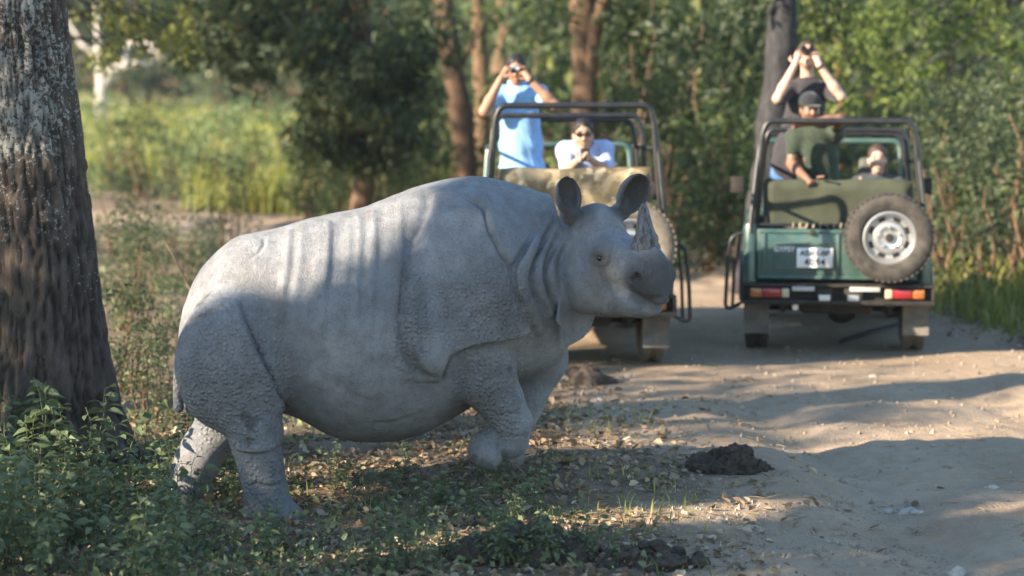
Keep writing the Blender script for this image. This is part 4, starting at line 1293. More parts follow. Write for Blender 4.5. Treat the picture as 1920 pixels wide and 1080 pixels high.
# man in the dark green shirt, arm along the roll hoop
Y = 18.88
base = np.array([at(1535, 340, Y)[0], Y + .12, .575])
J = dict(head=at(1518, 204, Y - .06), neck=at(1524, 236, Y + .02), shL=at(1490, 256, Y), shR=at(1566, 250, Y), pelvis=at(1538, 372, Y + .10),
         elL=at(1484, 308, Y - .06), elR=at(1573, 224, Y - .28), wrL=at(1512, 334, Y - .30), wrR=at(1510, 231, Y - .32), handL=at(1527, 352, Y - .40), handR=at(1492, 234, Y - .32),
         curlL=(.1, .3, -.9), curlR=(0, .2, -.9), thumbL=-1.0, thumbR=1.0)
for k, s in (('L', -1), ('R', 1)):
    J['hip' + k] = J['pelvis'] + np.array([s * .09, 0, -.04]); J['kn' + k] = np.array([J['pelvis'][0] + s * .11, Y + .0, .98]); J['an' + k] = np.array([J['pelvis'][0] + s * .11, Y + .10, .66])
p4, g4, w4 = person('man in dark green shirt and cap resting his arm along a roll bar', base, J, (.18, -1, -.12), cloth('shirt_green', (.035, .048, .034), .3), .55, cloth('trousers_khaki', (.12, .10, .07)), sk_brown, cap=cloth('cap_dark', (.02, .022, .025)))

# seated woman looking back over the seat
Y = 19.75
base = np.array([at(1645, 330, Y)[0], Y + .25, .575])
J = dict(head=at(1645, 298, Y), neck=at(1645, 330, Y + .05), shL=at(1610, 344, Y + .05), shR=at(1682, 346, Y + .05), pelvis=at(1648, 440, Y + .12),
         elL=at(1590, 362, Y - .10), elR=at(1690, 400, Y + .0), wrL=at(1606, 347, Y - .26), wrR=at(1670, 420, Y - .1), handL=at(1618, 347, Y - .30), handR=at(1660, 425, Y - .16),
         curlL=(.1, .2, -.9), curlR=(0, 0, -1.0), thumbL=-1.0, thumbR=1.0)
for k, s in (('L', -1), ('R', 1)):
    J['hip' + k] = J['pelvis'] + np.array([s * .09, 0, -.02]); J['kn' + k] = J['pelvis'] + np.array([s * .12, .30, .02]); J['an' + k] = np.array([J['pelvis'][0] + s * .12, Y + .50, .66])
p5, g5, w5 = person('seated woman with dark tied hair looking back over a grey car seat', base, J, (-.12, -1, -.02), cloth('top_dark', (.04, .05, .06)), .35, cloth('trousers_slate', (.06, .07, .08)), sk_fair, collar=False, hair='tied', hair_m=m_hair_b)
# ------------------------------------------------------------ leaves, stems and trees
def leaf_mat(name, c0, c1, c2=None, trans=.42, rough=.5, spec=.35):
    """leaf colours picked per leaf by the attribute tone (0..1)"""
    t = NT(name)
    tone = t.attr('tone')
    st = [(0.0, c0), (1.0, c1)] if c2 is None else [(0.0, c0), (.62, c1), (1.0, c2)]
    c = t.ramp(tone, st)
    c = t.mix(t.math('MULTIPLY', t.noise(30, 3), .35), c, t.mix(.5, c, (.30, .26, .10)))
    b = t.bsdf(c, rough, 0, None, spec)
    tr = t.new('ShaderNodeBsdfTranslucent')
    hs = t.new('ShaderNodeHueSaturation'); hs.inputs['Saturation'].default_value = 1.15; hs.inputs['Value'].default_value = 1.35; hs.inputs['Hue'].default_value = .495
    t.set(hs.inputs['Color'], c); t.set(tr.inputs['Color'], hs.outputs[0])
    mx = t.new('ShaderNodeMixShader'); mx.inputs[0].default_value = trans
    t.set(mx.inputs[1], b.outputs[0]); t.set(mx.inputs[2], tr.outputs[0])
    return t.done(mx.outputs[0])
def bark_mat(name, c0, c1, lichen=0.0, scale=1.0):
    t = NT(name); co = t.coord()
    st = t.new('ShaderNodeMapping', Vector=co, Scale=(5 * scale, 5 * scale, 1.9 * scale)).outputs[0]
    g = t.noise(2.2, 8, .68, st, .5)
    fi = t.noise(26 * scale, 6, .7, t.new('ShaderNodeMapping', Vector=co, Scale=(1, 1, .35)).outputs[0])
    c = t.mix(t.ramp(g, [(.32, 0.0), (.66, 1.0)]), c0, c1)
    c = t.mix(t.math('MULTIPLY', t.ramp(fi, [(.4, 0.0), (.7, 1.0)]), .5), c, tuple(x * .45 for x in c0))
    if lichen:
        spots = t.noise(42, 5, .62, co, .3); patch = t.noise(2.3, 3, .5, co)
        hi = t.attr('lichen')
        f = t.ramp(t.math('ADD', spots, t.math('MULTIPLY', t.math('ADD', t.math('MULTIPLY', t.ramp(patch, [(.38, 0.0), (.62, 1.0)]), .62), hi), .30)), [(.86, 0.0), (.92, 1.0)])
        c = t.mix(t.math('MULTIPLY', f, lichen), c, (.33, .345, .325))
        c = t.mix(t.math('MULTIPLY', t.attr('crack'), .8), c, (.022, .018, .015))
    hgt = t.math('ADD', t.math('MULTIPLY', g, 1.5), t.math('MULTIPLY', fi, .6))
    return t.done(t.bsdf(c, .92, 0, t.bump(hgt, .9, .03 / scale), .15))
LF_GREEN = leaf_mat('leaves_green', (.018, .046, .016), (.050, .094, .030), (.18, .20, .05))
LF_DARK = leaf_mat('leaves_dark_green', (.011, .030, .015), (.030, .060, .026), (.14, .155, .04))
LF_BRIGHT = leaf_mat('leaves_bright_green', (.050, .095, .020), (.125, .185, .040), (.30, .31, .08))
LF_BLUE = leaf_mat('leaves_dull_green', (.030, .055, .034), (.065, .10, .050), (.13, .15, .065))
LF_WEED = leaf_mat('weed_leaves', (.045, .075, .040), (.11, .155, .075), (.27, .29, .14), .3, .5)
LF_GRASS = leaf_mat('grass_blades', (.10, .14, .03), (.22, .24, .055), (.40, .35, .13), .45, .5)
LF_DRY = leaf_mat('fallen_leaves', (.11, .075, .053), (.27, .19, .13), (.48, .39, .28), .1, .85, .15)
LF_HERB = leaf_mat('herb_leaves', (.060, .110, .050), (.14, .205, .090), (.30, .33, .14))  # paler, cooler green: the bluish haze is put into the leaf colour
LF_YEL = leaf_mat('yellow_leaves', (.09, .12, .03), (.21, .22, .05), (.40, .35, .10))
BK_BIG = bark_mat('bark_lichened', (.060, .050, .043), (.135, .108, .088), .8)
BK_BROWN = bark_mat('bark_brown', (.075, .050, .034), (.23, .145, .09), 0, 1.4)
BK_GREY = bark_mat('bark_grey', (.026, .026, .028), (.070, .068, .070), 0, 1.4)  # bark darkened to look shaded behind the jeep; the shade is in the colour
BK_PALE = bark_mat('bark_pale', (.40, .35, .31), (.58, .52, .47), 0, 1.0)
ST_GREEN = simple('stem_green', (.07, .09, .035), .7, var=.3)
ST_DRY = simple('stem_dry', (.26, .19, .11), .85, var=.3)

def rand_dirs(n, rg, up=0.0):
    v = rg.normal(size=(n, 3)); v[:, 2] += up
    return v / np.linalg.norm(v, axis=1, keepdims=True)
def leaf_geo(P, size, rg, droop=.3, width=.42, fold=.25, dirs=None, tone=None, curve=.25, flat=None):
    """six-point curved leaves: 4 triangles-worth of faces each; P = leaf base"""
    n = len(P); size = np.broadcast_to(size, (n,))
    d = rand_dirs(n, rg) if dirs is None else dirs
    d = d.copy(); d[:, 2] -= droop; d /= np.linalg.norm(d, axis=1, keepdims=True)
    a = rg.normal(size=(n, 3))
    if flat is not None: a = a * flat + np.array([0, 0, 1.0])
    s = np.cross(d, a); s /= np.linalg.norm(s, axis=1, keepdims=True) + 1e-9
    nrm = np.cross(s, d); nrm *= np.sign(nrm[:, 2:3] + 1e-6)
    L = size[:, None]; w = width * L * .5
    mid1 = P + d * L * .42; tip = P + d * L - nrm * L * curve
    l1 = mid1 + s * w + nrm * L * fold * .35; r1 = mid1 - s * w + nrm * L * fold * .35
    V = np.stack([P, l1, mid1, r1, tip], 1).reshape(-1, 3)
    b = np.arange(n)[:, None] * 5
    F = np.concatenate([b + np.array([[0, 2, 1]]), b + np.array([[0, 3, 2]]), b + np.array([[1, 2, 4]]), b + np.array([[2, 3, 4]])])
    tn = rg.random(n) if tone is None else tone
    return V, F, np.repeat(tn, 5)
def leaf_round(P, size, rg, droop=.3, width=.5, fold=.25, dirs=None, tone=None, curve=.3, flat=None):
    """ovate leaves with a midrib, 8 triangles each"""
    n = len(P); size = np.broadcast_to(size, (n,))
    d = (rand_dirs(n, rg) if dirs is None else dirs).copy(); d[:, 2] -= droop; d /= np.linalg.norm(d, axis=1, keepdims=True)
    a = rg.normal(size=(n, 3))
    if flat is not None: a = a * flat + np.array([0, 0, 1.0])
    s = np.cross(d, a); s /= np.linalg.norm(s, axis=1, keepdims=True) + 1e-9
    nrm = np.cross(s, d); nrm *= np.sign(nrm[:, 2:3] + 1e-6)
    L = size[:, None]; w = width * L * .5; cv = curve * (.5 + rg.random(n))[:, None]; tw = (.3 * rg.normal(size=n))[:, None]
    def row(t, wf):
        m = P + d * L * t - nrm * L * cv * t * t
        e = nrm * w * wf * fold
        return m + s * w * wf + e + nrm * w * tw * wf, m, m - s * w * wf + e - nrm * w * tw * wf
    l1, m1, r1 = row(.28, .92); l2, m2, r2 = row(.62, .80)
    tip = P + d * L - nrm * L * cv
    V = np.stack([P, l1, m1, r1, l2, m2, r2, tip], 1).reshape(-1, 3)
    b = np.arange(n)[:, None] * 8
    F = np.concatenate([b + np.array([f]) for f in ((0, 2, 1), (0, 3, 2), (1, 2, 5), (1, 5, 4), (2, 3, 6), (2, 6, 5), (4, 5, 7), (5, 6, 7))])
    return V, F, np.repeat(rg.random(n) if tone is None else tone, 8)
def blade_geo(P, H, rg, width=.012, bend=.45, lean=.25):
    n = len(P); H = np.broadcast_to(H, (n,))[:, None]
    az = rg.random(n) * 2 * np.pi; hd = np.c_[np.cos(az), np.sin(az), np.zeros(n)]
    sd = np.c_[-np.sin(az), np.cos(az), np.zeros(n)]; up = np.array([0, 0, 1.0])
    ln = (lean * rg.random(n))[:, None]; bd = (bend * (.3 + rg.random(n)))[:, None]
    p1 = P + up * H * .5 + hd * H * ln * .5; p2 = P + up * H * (1 - bd * .35) + hd * H * (ln + bd * .6)
    w = width * (.6 + .8 * rg.random(n))[:, None]
    V = np.stack([P - sd * w, P + sd * w, p1 - sd * w * .8, p1 + sd * w * .8, p2], 1).reshape(-1, 3)
    b = np.arange(n)[:, None] * 5
    F = np.concatenate([b + np.array([[0, 1, 3]]), b + np.array([[0, 3, 2]]), b + np.array([[2, 3, 4]])])
    return V, F, np.repeat(rg.random(n), 5)
def tubes_geo(chains, seg=6):
    """chains: list of (points, radii) -> V, F"""
    V = []; F = []; o = 0
    for pts, rad in chains:
        b = MB(); b.tube(pts, 1, seg, rad=list(rad)); v = np.concatenate(b.V)
        V.append(v); F += [tuple(i + o for i in f) for f in b.F]; o += len(v)
    return np.concatenate(V), F
def branch_path(a, b, rg, n=7, wob=.08, sag=0.0):
    a = np.asarray(a, float); b = np.asarray(b, float); L = np.linalg.norm(b - a)
    t = np.linspace(0, 1, n)[:, None]
    w = rg.normal(size=(n, 3)) * wob * L * np.sin(t * np.pi) ** .7
    w = (w + np.roll(w, 1, 0)) / 2
    p = a + (b - a) * t + w; p[:, 2] += sag * L * np.sin(t[:, 0] * np.pi)
    p[0] = a; p[-1] = b
    return p
def crown_points(centers, radii, per, rg, shell=.55):
    out = []
    for c, r in zip(centers, radii):
        r = np.broadcast_to(r, (3,))
        k = max(4, int(per * (r.prod() ** (1 / 3)) ** 2))
        v = rand_dirs(k, rg) * (shell + (1 - shell) * rg.random(k))[:, None] ** .6
        out.append(np.asarray(c) + v * r)
    return np.concatenate(out)
def clump(c, r, n, rg, sub=.30, flat=.8):
    """uneven crown: n sub-clump centres spread through an ellipsoid"""
    v = rand_dirs(n, rg) * (rg.random(n) ** .45)[:, None]
    cs = np.asarray(c) + v * np.asarray(r)
    rs = [np.array([1, 1, flat]) * sub * (.6 + .8 * rg.random()) for _ in range(n)]
    return list(cs), rs
def tone_clumped(P, rg, scale=1.6, seed=0, lift=0.0):
    return np.clip(.42 + .30 * fbm(P * scale, 2, .5, seed) + .22 * rg.normal(size=len(P)) + lift, 0, 1)
def tree_obj(name, base, trunk_chains, leafP, size, leafmat, barkmat, label, cat='tree', group=None, rg=None, seg=9, droop=.4, width=.5, tone=None, keep=None, bark_rough=.0):
    base = np.asarray(base, float); rg = rg or np.random.default_rng(3)
    root = empty(name, base); tag(root, label, cat, group)
    V, F = tubes_geo([(np.asarray(p) - base, r) for p, r in trunk_chains], seg)
    mobj('trunk' if cat == 'tree' else 'stem', V, F, barkmat, root)
    if leafP is not None and len(leafP):
        P = np.asarray(leafP)
        if keep is not None: P = P[keep(P)]
        V, F, tn = leaf_geo(P - base, size * (.6 + .8 * rg.random(len(P))), rg, droop, width, tone=tone_clumped(P, rg, 1.3, 5) if tone is None else tone)
        mobj('crown' if cat == 'tree' else 'foliage', V, F, leafmat, root, vcol=dict(tone=tn), smooth=False)
    return root

# ---- the big trunk beside the rhinoceros
def big_tree():
    rg = np.random.default_rng(11)
    Yt = 13.45
    base = np.array([at(76, 880, Yt)[0], Yt, -.03]); base[2] = ground_z([base[:2]])[0] - .04
    nz, na = 190, 150
    z = np.r_[np.linspace(0, 3.2, 150), np.linspace(3.25, 6.0, 40)]
    A = np.linspace(0, 2 * np.pi, na, endpoint=False)
    ZZ, AA = np.meshgrid(z, A, indexing='ij')
    rad = .385 - .030 * np.clip(ZZ, 0, 3.2) + .30 * np.exp(-ZZ / .33) * (.55 + .45 * np.cos(4 * AA + 1.1) ** 2) + .05 * np.exp(-ZZ / 1.2)
    rad += (.030 * np.cos(3 * AA + .8 + ZZ * .25) + .020 * np.cos(5 * AA - ZZ * .4)) * np.exp(-ZZ / 2.2)
    rad -= .055 * np.exp(-((((AA - 4.35 + np.pi) % (2 * np.pi)) - np.pi) / .16) ** 2) * np.clip(1.4 - ZZ / 2.2, .15, 1)
    cyl = np.stack([np.cos(AA) * 2.0, np.sin(AA) * 2.0, ZZ], -1).reshape(-1, 3)
    ridg = np.abs(fbm(cyl * np.array([6.5, 6.5, 3.2]), 4, .55, 61)).reshape(ZZ.shape)
    crk = 1 - np.clip(ridg * 3.2, 0, 1)
    rad += -.028 * crk + .010 * fbm(cyl * np.array([16, 16, 5]), 3, .6, 63).reshape(ZZ.shape)
    cx = -.036 * ZZ + .02 * np.sin(ZZ * 1.3); cy = .02 * np.sin(ZZ)
    V = np.stack([cx + rad * np.cos(AA), cy + rad * np.sin(AA), ZZ], -1).reshape(-1, 3)
    idx = np.arange(nz * na).reshape(nz, na); nx = np.roll(idx, -1, 1)
    F = np.stack([idx[:-1], nx[:-1], nx[1:], idx[1:]], -1).reshape(-1, 4)
    root = empty('lichened_tree', base); tag(root, 'thick lichen-spotted tree trunk with flared base among the leafy weeds', 'tree')
    lich = np.clip((V[:, 2] - .7) / 1.3, 0, 1) * .85
    mobj('trunk', V, F, BK_BIG, root, vcol=dict(lichen=lich, crack=crk.ravel()))
    top = base + np.array([-.45, 0, 5.9])
    ch = []; P = []
    for k, (dx, dy, dz) in enumerate(((-2.6, -1.0, 2.0), (-.8, 2.6, 2.4), (-2.2, 1.6, 3.0), (.6, -1.2, 3.2), (-.4, .2, 4.0))):
        e = top + np.array([dx, dy, dz]); p = branch_path(top - [0, 0, .25 * (k % 3)], e, rg, 8, .08)
        ch.append((p - base, np.linspace(.17, .035, 8)))
        cs, rs = clump(e, (1.3, 1.3, .9), 16, rg, .38)
        P.append(crown_points(cs, rs, 260, rg))
    V, F = tubes_geo(ch, 9); mobj('limbs', V, F, BK_BIG, root, vcol=dict(lichen=np.ones(len(V)), crack=np.zeros(len(V))))
    P = np.concatenate(P)
    V, F, tn = leaf_geo(P - base, .10 * (.6 + .8 * rg.random(len(P))), rg, .4, .5, tone=tone_clumped(P, rg))
    mobj('crown', V, F, LF_GREEN, root, vcol=dict(tone=tn), smooth=False)
big_tree()

# ---- shade trees to the left, out of the picture: they throw the dappled shade
def shade_tree(a, c, zc, ra, rz, n, per, label, seed, keep=None, size=.14, sub=.42, rc=None):
    rg = np.random.default_rng(seed)
    xy = from_ac(a, c); base = np.array([xy[0], xy[1], 0.0]); base[2] = ground_z([xy])[0] - .05
    v = rand_dirs(n, rg) * (rg.random(n) ** .4)[:, None]
    cen = base + np.array([0, 0, zc])
    rc = rc or ra
    cs = cen + np.c_[(v[:, :1] * ra) * _e1 + (v[:, 1:2] * rc) * _g, v[:, 2] * rz]
    rs = [np.array([1, 1, .8]) * sub * (.6 + .8 * rg.random()) for _ in range(n)]
    P = crown_points(cs, rs, per, rg)
    if keep is not None: P = P[keep(P)]
    ch = [(branch_path(base, cen, rg, 9, .03), np.linspace(.24, .10, 9))]
    for k in range(9):
        e = cs[rg.integers(n)]
        ch.append((branch_path(base + (cen - base) * (.45 + .5 * rg.random()), e, rg, 6, .07), np.linspace(.07, .015, 6)))
    return tree_obj('shade_tree', base, ch, P, size, LF_GREEN, BK_GREY, label, rg=rg)
def keep_light(P):  # crown shaped for its shadow: leaves cut to let sun onto back and track
    a, b = sun_ab(P)
    edge = np.interp(b, [1.2, 2.35, 2.63, 2.82, 2.92, 3.13, 3.4, 3.57, 3.83, 4.3], [-11.75, -11.52, -11.22, -11.10, -10.98, -10.91, -10.87, -10.90, -11.09, -11.4]) + .04 * vnoise(np.c_[b * 3.0, b * 0], 71) + .03
    streak = vnoise(np.c_[a * 4.2, b * .9], 73) + .45 * vnoise(np.c_[a * 9, b * 2.1], 74)
    openish = (streak > .34) & ((a > np.where(b > 2.85, -9.88, -10.22)) | (b < 1.70))
    return (a > edge) & ~openish
shade_tree(-9.3, 7.0, 6.0, 3.3, 2.9, 240, 800, 'broad leafy tree shading the rhinoceros from the sunny side of the verge', 101, keep_light, rc=1.8)
shade_tree(-13.2, 4.2, 4.7, .45, 2.0, 46, 520, 'slender leafy tree shading the lichened trunk', 102, sub=.30, rc=.7)
shade_tree(-12.6, 9.0, 7.6, 1.1, 1.3, 20, 900, 'thin sparse tree dropping flecks of shade on the sunlit track', 107, sub=.17, rc=.8)
shade_tree(-15.2, 2.2, 4.8, 1.6, 1.35, 34, 330, 'thin-crowned tree throwing dappled shade over the two jeeps', 103, rc=1.4)
shade_tree(-22.3, -2.0, 5.4, 2.2, 2.6, 95, 420, 'leafy tree at the sunny side, shading the undergrowth behind the jeeps', 104, rc=2.0)
shade_tree(-26.3, -2.0, 5.8, 2.6, 3.0, 95, 420, 'tall leafy tree shading the drooping tree at the bend', 105, rc=2.0)
shade_tree(-30.3, -2.5, 5.8, 2.4, 3.0, 70, 420, 'leafy tree standing by the bend of the track', 106, rc=2.0)

def X_at(px, Y): return at(px, 300, Y)[0]
def z_at(py, Y): return at(960, py, Y)[2]
def gbase(px, Y, dz=-.05):
    x = X_at(px, Y); return np.array([x, Y, ground_z([(x, Y)])[0] + dz])

# ---- drooping dark tree left of the middle
def droop_tree():
    rg = np.random.default_rng(21); Y = 30.0
    base = gbase(668, Y + .3); top = base + np.array([.1, .2, 4.6])
    cs = []; rs = []
    for (px, py, rx, rz, n) in ((560, 60, .85, .55, 22), (650, 120, .9, .9, 34), (720, 190, .65, .75, 26), (640, 230, .70, .60, 26), (700, 275, .55, .30, 15), (600, 265, .35, .3, 8), (760, 245, .35, .4, 9), (760, 160, .35, .55, 10),
                                (470, 40, .60, .45, 14), (380, 45, .55, .38, 12), (620, -40, 1.3, .5, 26), (440, 110, .30, .25, 5), (340, 95, .22, .22, 4), (520, 140, .35, .3, 6), (560, 230, .3, .3, 5), (780, 60, .4, .5, 9)):
        c = at(px, py, Y + rg.normal() * .3); a, b = clump(c, (rx, .75, rz), n, rg, .24); cs += a; rs += b
    P = crown_points(cs, rs, 860, rg)
    ch = [(branch_path(base, top, rg, 9, .03), np.linspace(.15, .09, 9))]
    for k in range(26):
        e = cs[rg.integers(len(cs))]; s0 = base + (top - base) * (.45 + .5 * rg.random())
        ch.append((branch_path(s0, e, rg, 6, .07, .12), np.linspace(.045, .010, 6)))
    tree_obj('drooping_tree', base, ch, P, .12, LF_DARK, BK_BROWN, 'dark leafy tree with low drooping crown behind the rhinoceros beside the track', rg=rg, tone=tone_clumped(P, rg, 1.4, 5, .08))
droop_tree()
def spray_tree(name, label, basepx, Y, blobs, leaf, bark, size, per, seed, trunk_r=.16, top=4.5, sub=.22, lift=0.0, dy=.5):
    rg = np.random.default_rng(seed); base = gbase(basepx, Y); tp = base + np.array([0, 0, top]); cs = []; rs = []
    for (px, py, rx, rz, n) in blobs:
        c = at(px, py, Y + rg.normal() * .3); a, b = clump(c, (rx, dy, rz), n, rg, sub); cs += a; rs += b
    P = crown_points(cs, rs, per, rg)
    ch = [(branch_path(base, tp, rg, 9, .03), np.linspace(trunk_r, trunk_r * .6, 9))]
    for k in range(min(22, len(cs))):
        e = cs[rg.integers(len(cs))]; ch.append((branch_path(base + (tp - base) * (.5 + .5 * rg.random()), e, rg, 6, .06, .10), np.linspace(.04, .009, 6)))
    return tree_obj(name, base, ch, P, size, leaf, bark, label, rg=rg, tone=tone_clumped(P, rg, 1.6, seed, lift))
spray_tree('yellowing_tree', 'tree with sunlit yellowing leaves overhanging the pale bare tree', -150, 26.5,
           [(215, 20, .42, .35, 12), (250, 80, .26, .24, 7), (300, 30, .35, .30, 8), (180, 90, .16, .2, 4), (330, 75, .2, .22, 4), (200, -60, .8, .4, 14), (30, -30, .6, .5, 10)], LF_YEL, BK_GREY, .085, 560, 31, lift=-.05)
spray_tree('bright_leaved_tree', 'tree with bright sunlit green leaves hanging over the right-hand jeep', 2150, 27.0,
           [(1545, 30, .30, .28, 8), (1620, 55, .34, .34, 11), (1700, 30, .40, .30, 12), (1650, 130, .26, .26, 7), (1560, 120, .18, .22, 4), (1780, 60, .36, .34, 10), (1860, 40, .40, .30, 12), (1900, 130, .30, .40, 9),
            (1690, 160, .14, .2, 3), (1740, 130, .2, .2, 4), (1600, -50, .9, .35, 18), (1820, -40, .9, .4, 18), (1590, 185, .16, .18, 3), (1830, 150, .16, .2, 3), (1510, 60, .14, .2, 3)], LF_BRIGHT, BK_GREY, .085, 620, 32, lift=.05)

# ---- trunks standing in the wood
def trunk_tree(label, pts, Y, radii, bark, seed, crown=(), leaf=LF_DARK, name='wood_tree', forks=()):
    rg = np.random.default_rng(seed)
    p = np.array([at(px, py, Y) for px, py in pts]); base = p[0].copy(); base[2] = ground_z([base[:2]])[0] - .06; p[0] = base
    t = np.linspace(0, 1, 26); tt = np.linspace(0, 1, len(p))
    path = np.stack([np.interp(t, tt, p[:, k]) for k in range(3)], 1); k_ = np.hanning(7); k_ /= k_.sum()
    path = np.stack([np.convolve(np.pad(path[:, k], 3, 'edge'), k_, 'valid') for k in range(3)], 1); path[0] = base
    path += rg.normal(size=path.shape) * .008
    r = np.interp(t, tt, radii) * (1 + .05 * rg.normal(size=26)); r[:4] *= np.array([1.5, 1.2, 1.08, 1.0])
    ch = [(path, r)]
    for (a, b, ra, rb) in forks:
        ch.append((branch_path(at(*a, Y), at(*b, Y + rg.normal() * .4), rg, 7, .04), np.linspace(ra, rb, 7)))
    cs = []; rs = []
    top = path[-1]
    for k in range(7):
        e = top + np.array([rg.normal() * 1.3, rg.normal() * 1.0, .5 + rg.random() * 2.2]); ch.append((branch_path(top - [0, 0, .3 * rg.random()], e, rg, 6, .07), np.linspace(.07, .02, 6)))
        a, b = clump(e, (.9, .9, .6), 9, rg, .32); cs += a; rs += b
    for (px, py, rx, rz, n) in crown:
        a, b = clump(at(px, py, Y + .3), (rx, .6, rz), n, rg, .22); cs += a; rs += b
    P = crown_points(cs, rs, 420, rg)
    return tree_obj(name, base, ch, P, .11, leaf, bark, label, rg=rg, seg=14, tone=tone_clumped(P, rg, 1.4, seed, .05))
trunk_tree('brown tree trunk leaning left, standing behind the rhinoceros and the man in light blue', [(875, 408), (872, 320), (868, 240), (850, 130), (835, 40), (822, -60), (810, -180)], 33.5, [.20, .185, .175, .165, .16, .15, .13], BK_BROWN, 41,
           [(800, 20, .5, .4, 9), (870, 60, .22, .2, 4)], forks=[((852, 150), (905, 40), .05, .02)])
trunk_tree('slim dark red-brown trunk just behind the leaning trunk', [(902, 380), (903, 300), (905, 180), (898, 60), (893, -60), (890, -180)], 38.0, [.16, .15, .14, .13, .12, .11], BK_BROWN, 42, [(900, 30, .4, .4, 7)])
trunk_tree('orange-brown slim trunk behind the standing man in light blue', [(905, 350), (915, 280), (938, 160), (948, 60), (940, -60), (938, -160)], 44.0, [.22, .21, .20, .19, .18, .16], BK_BROWN, 43, [(985, 30, .5, .4, 8)], LF_GREEN)
trunk_tree('dark forked trunk standing behind the left jeep', [(1092, 430), (1095, 300), (1098, 190), (1096, 100), (1092, 20), (1090, -80), (1092, -200)], 29.0, [.19, .18, .17, .165, .16, .15, .13], BK_BROWN, 44,
           [(1030, 40, .35, .3, 7), (1160, 20, .4, .35, 9), (1010, 150, .2, .25, 4)], forks=[((1104, 190), (1128, -40), .10, .07)])
trunk_tree('grey trunk standing right behind the right-hand jeep', [(1418, 520), (1428, 400), (1442, 290), (1458, 170), (1466, 60), (1470, -60), (1474, -220)], 23.5, [.19, .17, .165, .16, .158, .15, .13], BK_GREY, 45,
           [(1400, 10, .35, .25, 7), (1540, 5, .3, .22, 6)])
trunk_tree('sunlit pale brown trunk seen through the right-hand jeep', [(1582, 430), (1581, 330), (1580, 260), (1579, 200), (1577, 80), (1575, -100)], 34.0, [.14, .13, .125, .12, .11, .10], BK_BROWN, 46, [(1575, 60, .3, .3, 5)])
# pale bare tree in the field
def pale_tree():
    rg = np.random.default_rng(51); Y = 72.0
    A = lambda px, py, d=0: at(px, py, Y + d)
    base = A(190, 240); base[2] = ground_z([base[:2]])[0] - .1
    ch = [(np.array([base, A(190, 200), A(190, 150), A(186, 110), A(184, 85), A(183, 30), A(180, -40)]), [.24, .19, .17, .16, .12, .10, .05]),
          (branch_path(A(192, 165), A(212, 128), rg, 5, .02), np.linspace(.15, .13, 5)), (branch_path(A(212, 128), A(245, 122), rg, 5, .03), np.linspace(.13, .11, 5)),
          (branch_path(A(245, 122), A(318, 112, 1), rg, 6, .04), np.linspace(.12, .05, 6)), (branch_path(A(236, 122), A(240, 70, 1), rg, 5, .04), np.linspace(.09, .05, 5)),
          (branch_path(A(240, 80), A(300, 100, -1), rg, 6, .05, .1), np.linspace(.08, .04, 6)), (branch_path(A(188, 108), A(148, 80), rg, 6, .03), np.linspace(.11, .06, 6)), (branch_path(A(300, 108), A(330, 60, 1), rg, 5, .05), np.linspace(.05, .02, 5)), (branch_path(A(150, 82), A(120, 20, 1), rg, 5, .05), np.linspace(.06, .02, 5))]
    tree_obj('bare_tree', base, ch, None, .1, LF_GREEN, BK_PALE, 'pale bare tree with forking white branches standing in the far field', rg=rg)
pale_tree()

# ---- bushes: four shapes, copied
def bush_mesh(seed, leaf, size, n=34, h=3.0, w=1.15, per=430, sub=.36, low=.25):
    rg = np.random.default_rng(seed); cs = []; rs = []
    for k in range(n):
        z = low + (h - low) * rg.random() ** .9; rr = w * (1 - .45 * (z / h) ** 2) * math.sqrt(rg.random()); a = rg.random() * 6.283
        cs.append((rr * math.cos(a), rr * math.sin(a), z)); rs.append(np.array([1, 1, .8]) * sub * (.6 + .8 * rg.random()))
    P = crown_points(cs, rs, per, rg)
    V, F, tn = leaf_geo(P, size * (.6 + .8 * rg.random(len(P))), rg, .35, .5, tone=tone_clumped(P, rg, 1.7, seed, .02))
    fm = mesh_data('foliage', V, F, leaf, vcol=dict(tone=tn), smooth=False)
    ch = []
    for k in range(7):
        e = np.array(cs[rg.integers(n)]); ch.append((branch_path((rg.normal() * .12, rg.normal() * .12, -.15), e, rg, 7, .05), np.linspace(.035, .008, 7)))
    SV, SF = tubes_geo(ch, 6)
    sm = mesh_data('stem', SV, SF, BK_BROWN)
    return fm, sm
B_DARK = [bush_mesh(201, LF_DARK, .15, 34, 3.0, 1.15, 260), bush_mesh(202, LF_DARK, .145, 30, 3.2, 1.0, 260), bush_mesh(203, LF_GREEN, .15, 32, 2.8, 1.2, 260)]
B_FAR = [bush_mesh(211, LF_BLUE, .20, 30, 3.0, 1.4, 200, .45), bush_mesh(212, LF_BLUE, .19, 26, 3.3, 1.2, 200, .45), bush_mesh(213, LF_GREEN, .20, 28, 3.0, 1.5, 200, .45)]
B_HERB = [bush_mesh(221, LF_DARK, .12, 26, 2.1, .75, 330, .26, .1), bush_mesh(222, LF_HERB, .11, 24, 1.8, .7, 330, .25, .1), bush_mesh(223, LF_HERB, .11, 26, 1.7, .8, 330, .26, .1)]
B_LEAFY = [bush_mesh(231, LF_DARK, .095, 30, 2.4, .8, 520, .24, .15), bush_mesh(232, LF_BLUE, .085, 28, 2.2, .8, 520, .24, .1)]
_brg = np.random.default_rng(77)
def bush(name, v, px, Y, sc, label, group, cat='bush', xy=None):
    b = gbase(px, Y) if xy is None else np.array([xy[0], xy[1], ground_z([xy])[0] - .05])
    o = empty(name, b, _brg.random() * 6.28); s = sc * (.9 + .2 * _brg.random()); o.scale = (s * (.9 + .25 * _brg.random()), s, s)
    tag(o, label, cat, group); link('foliage', v[0], o); link('stem', v[1], o)
    return o
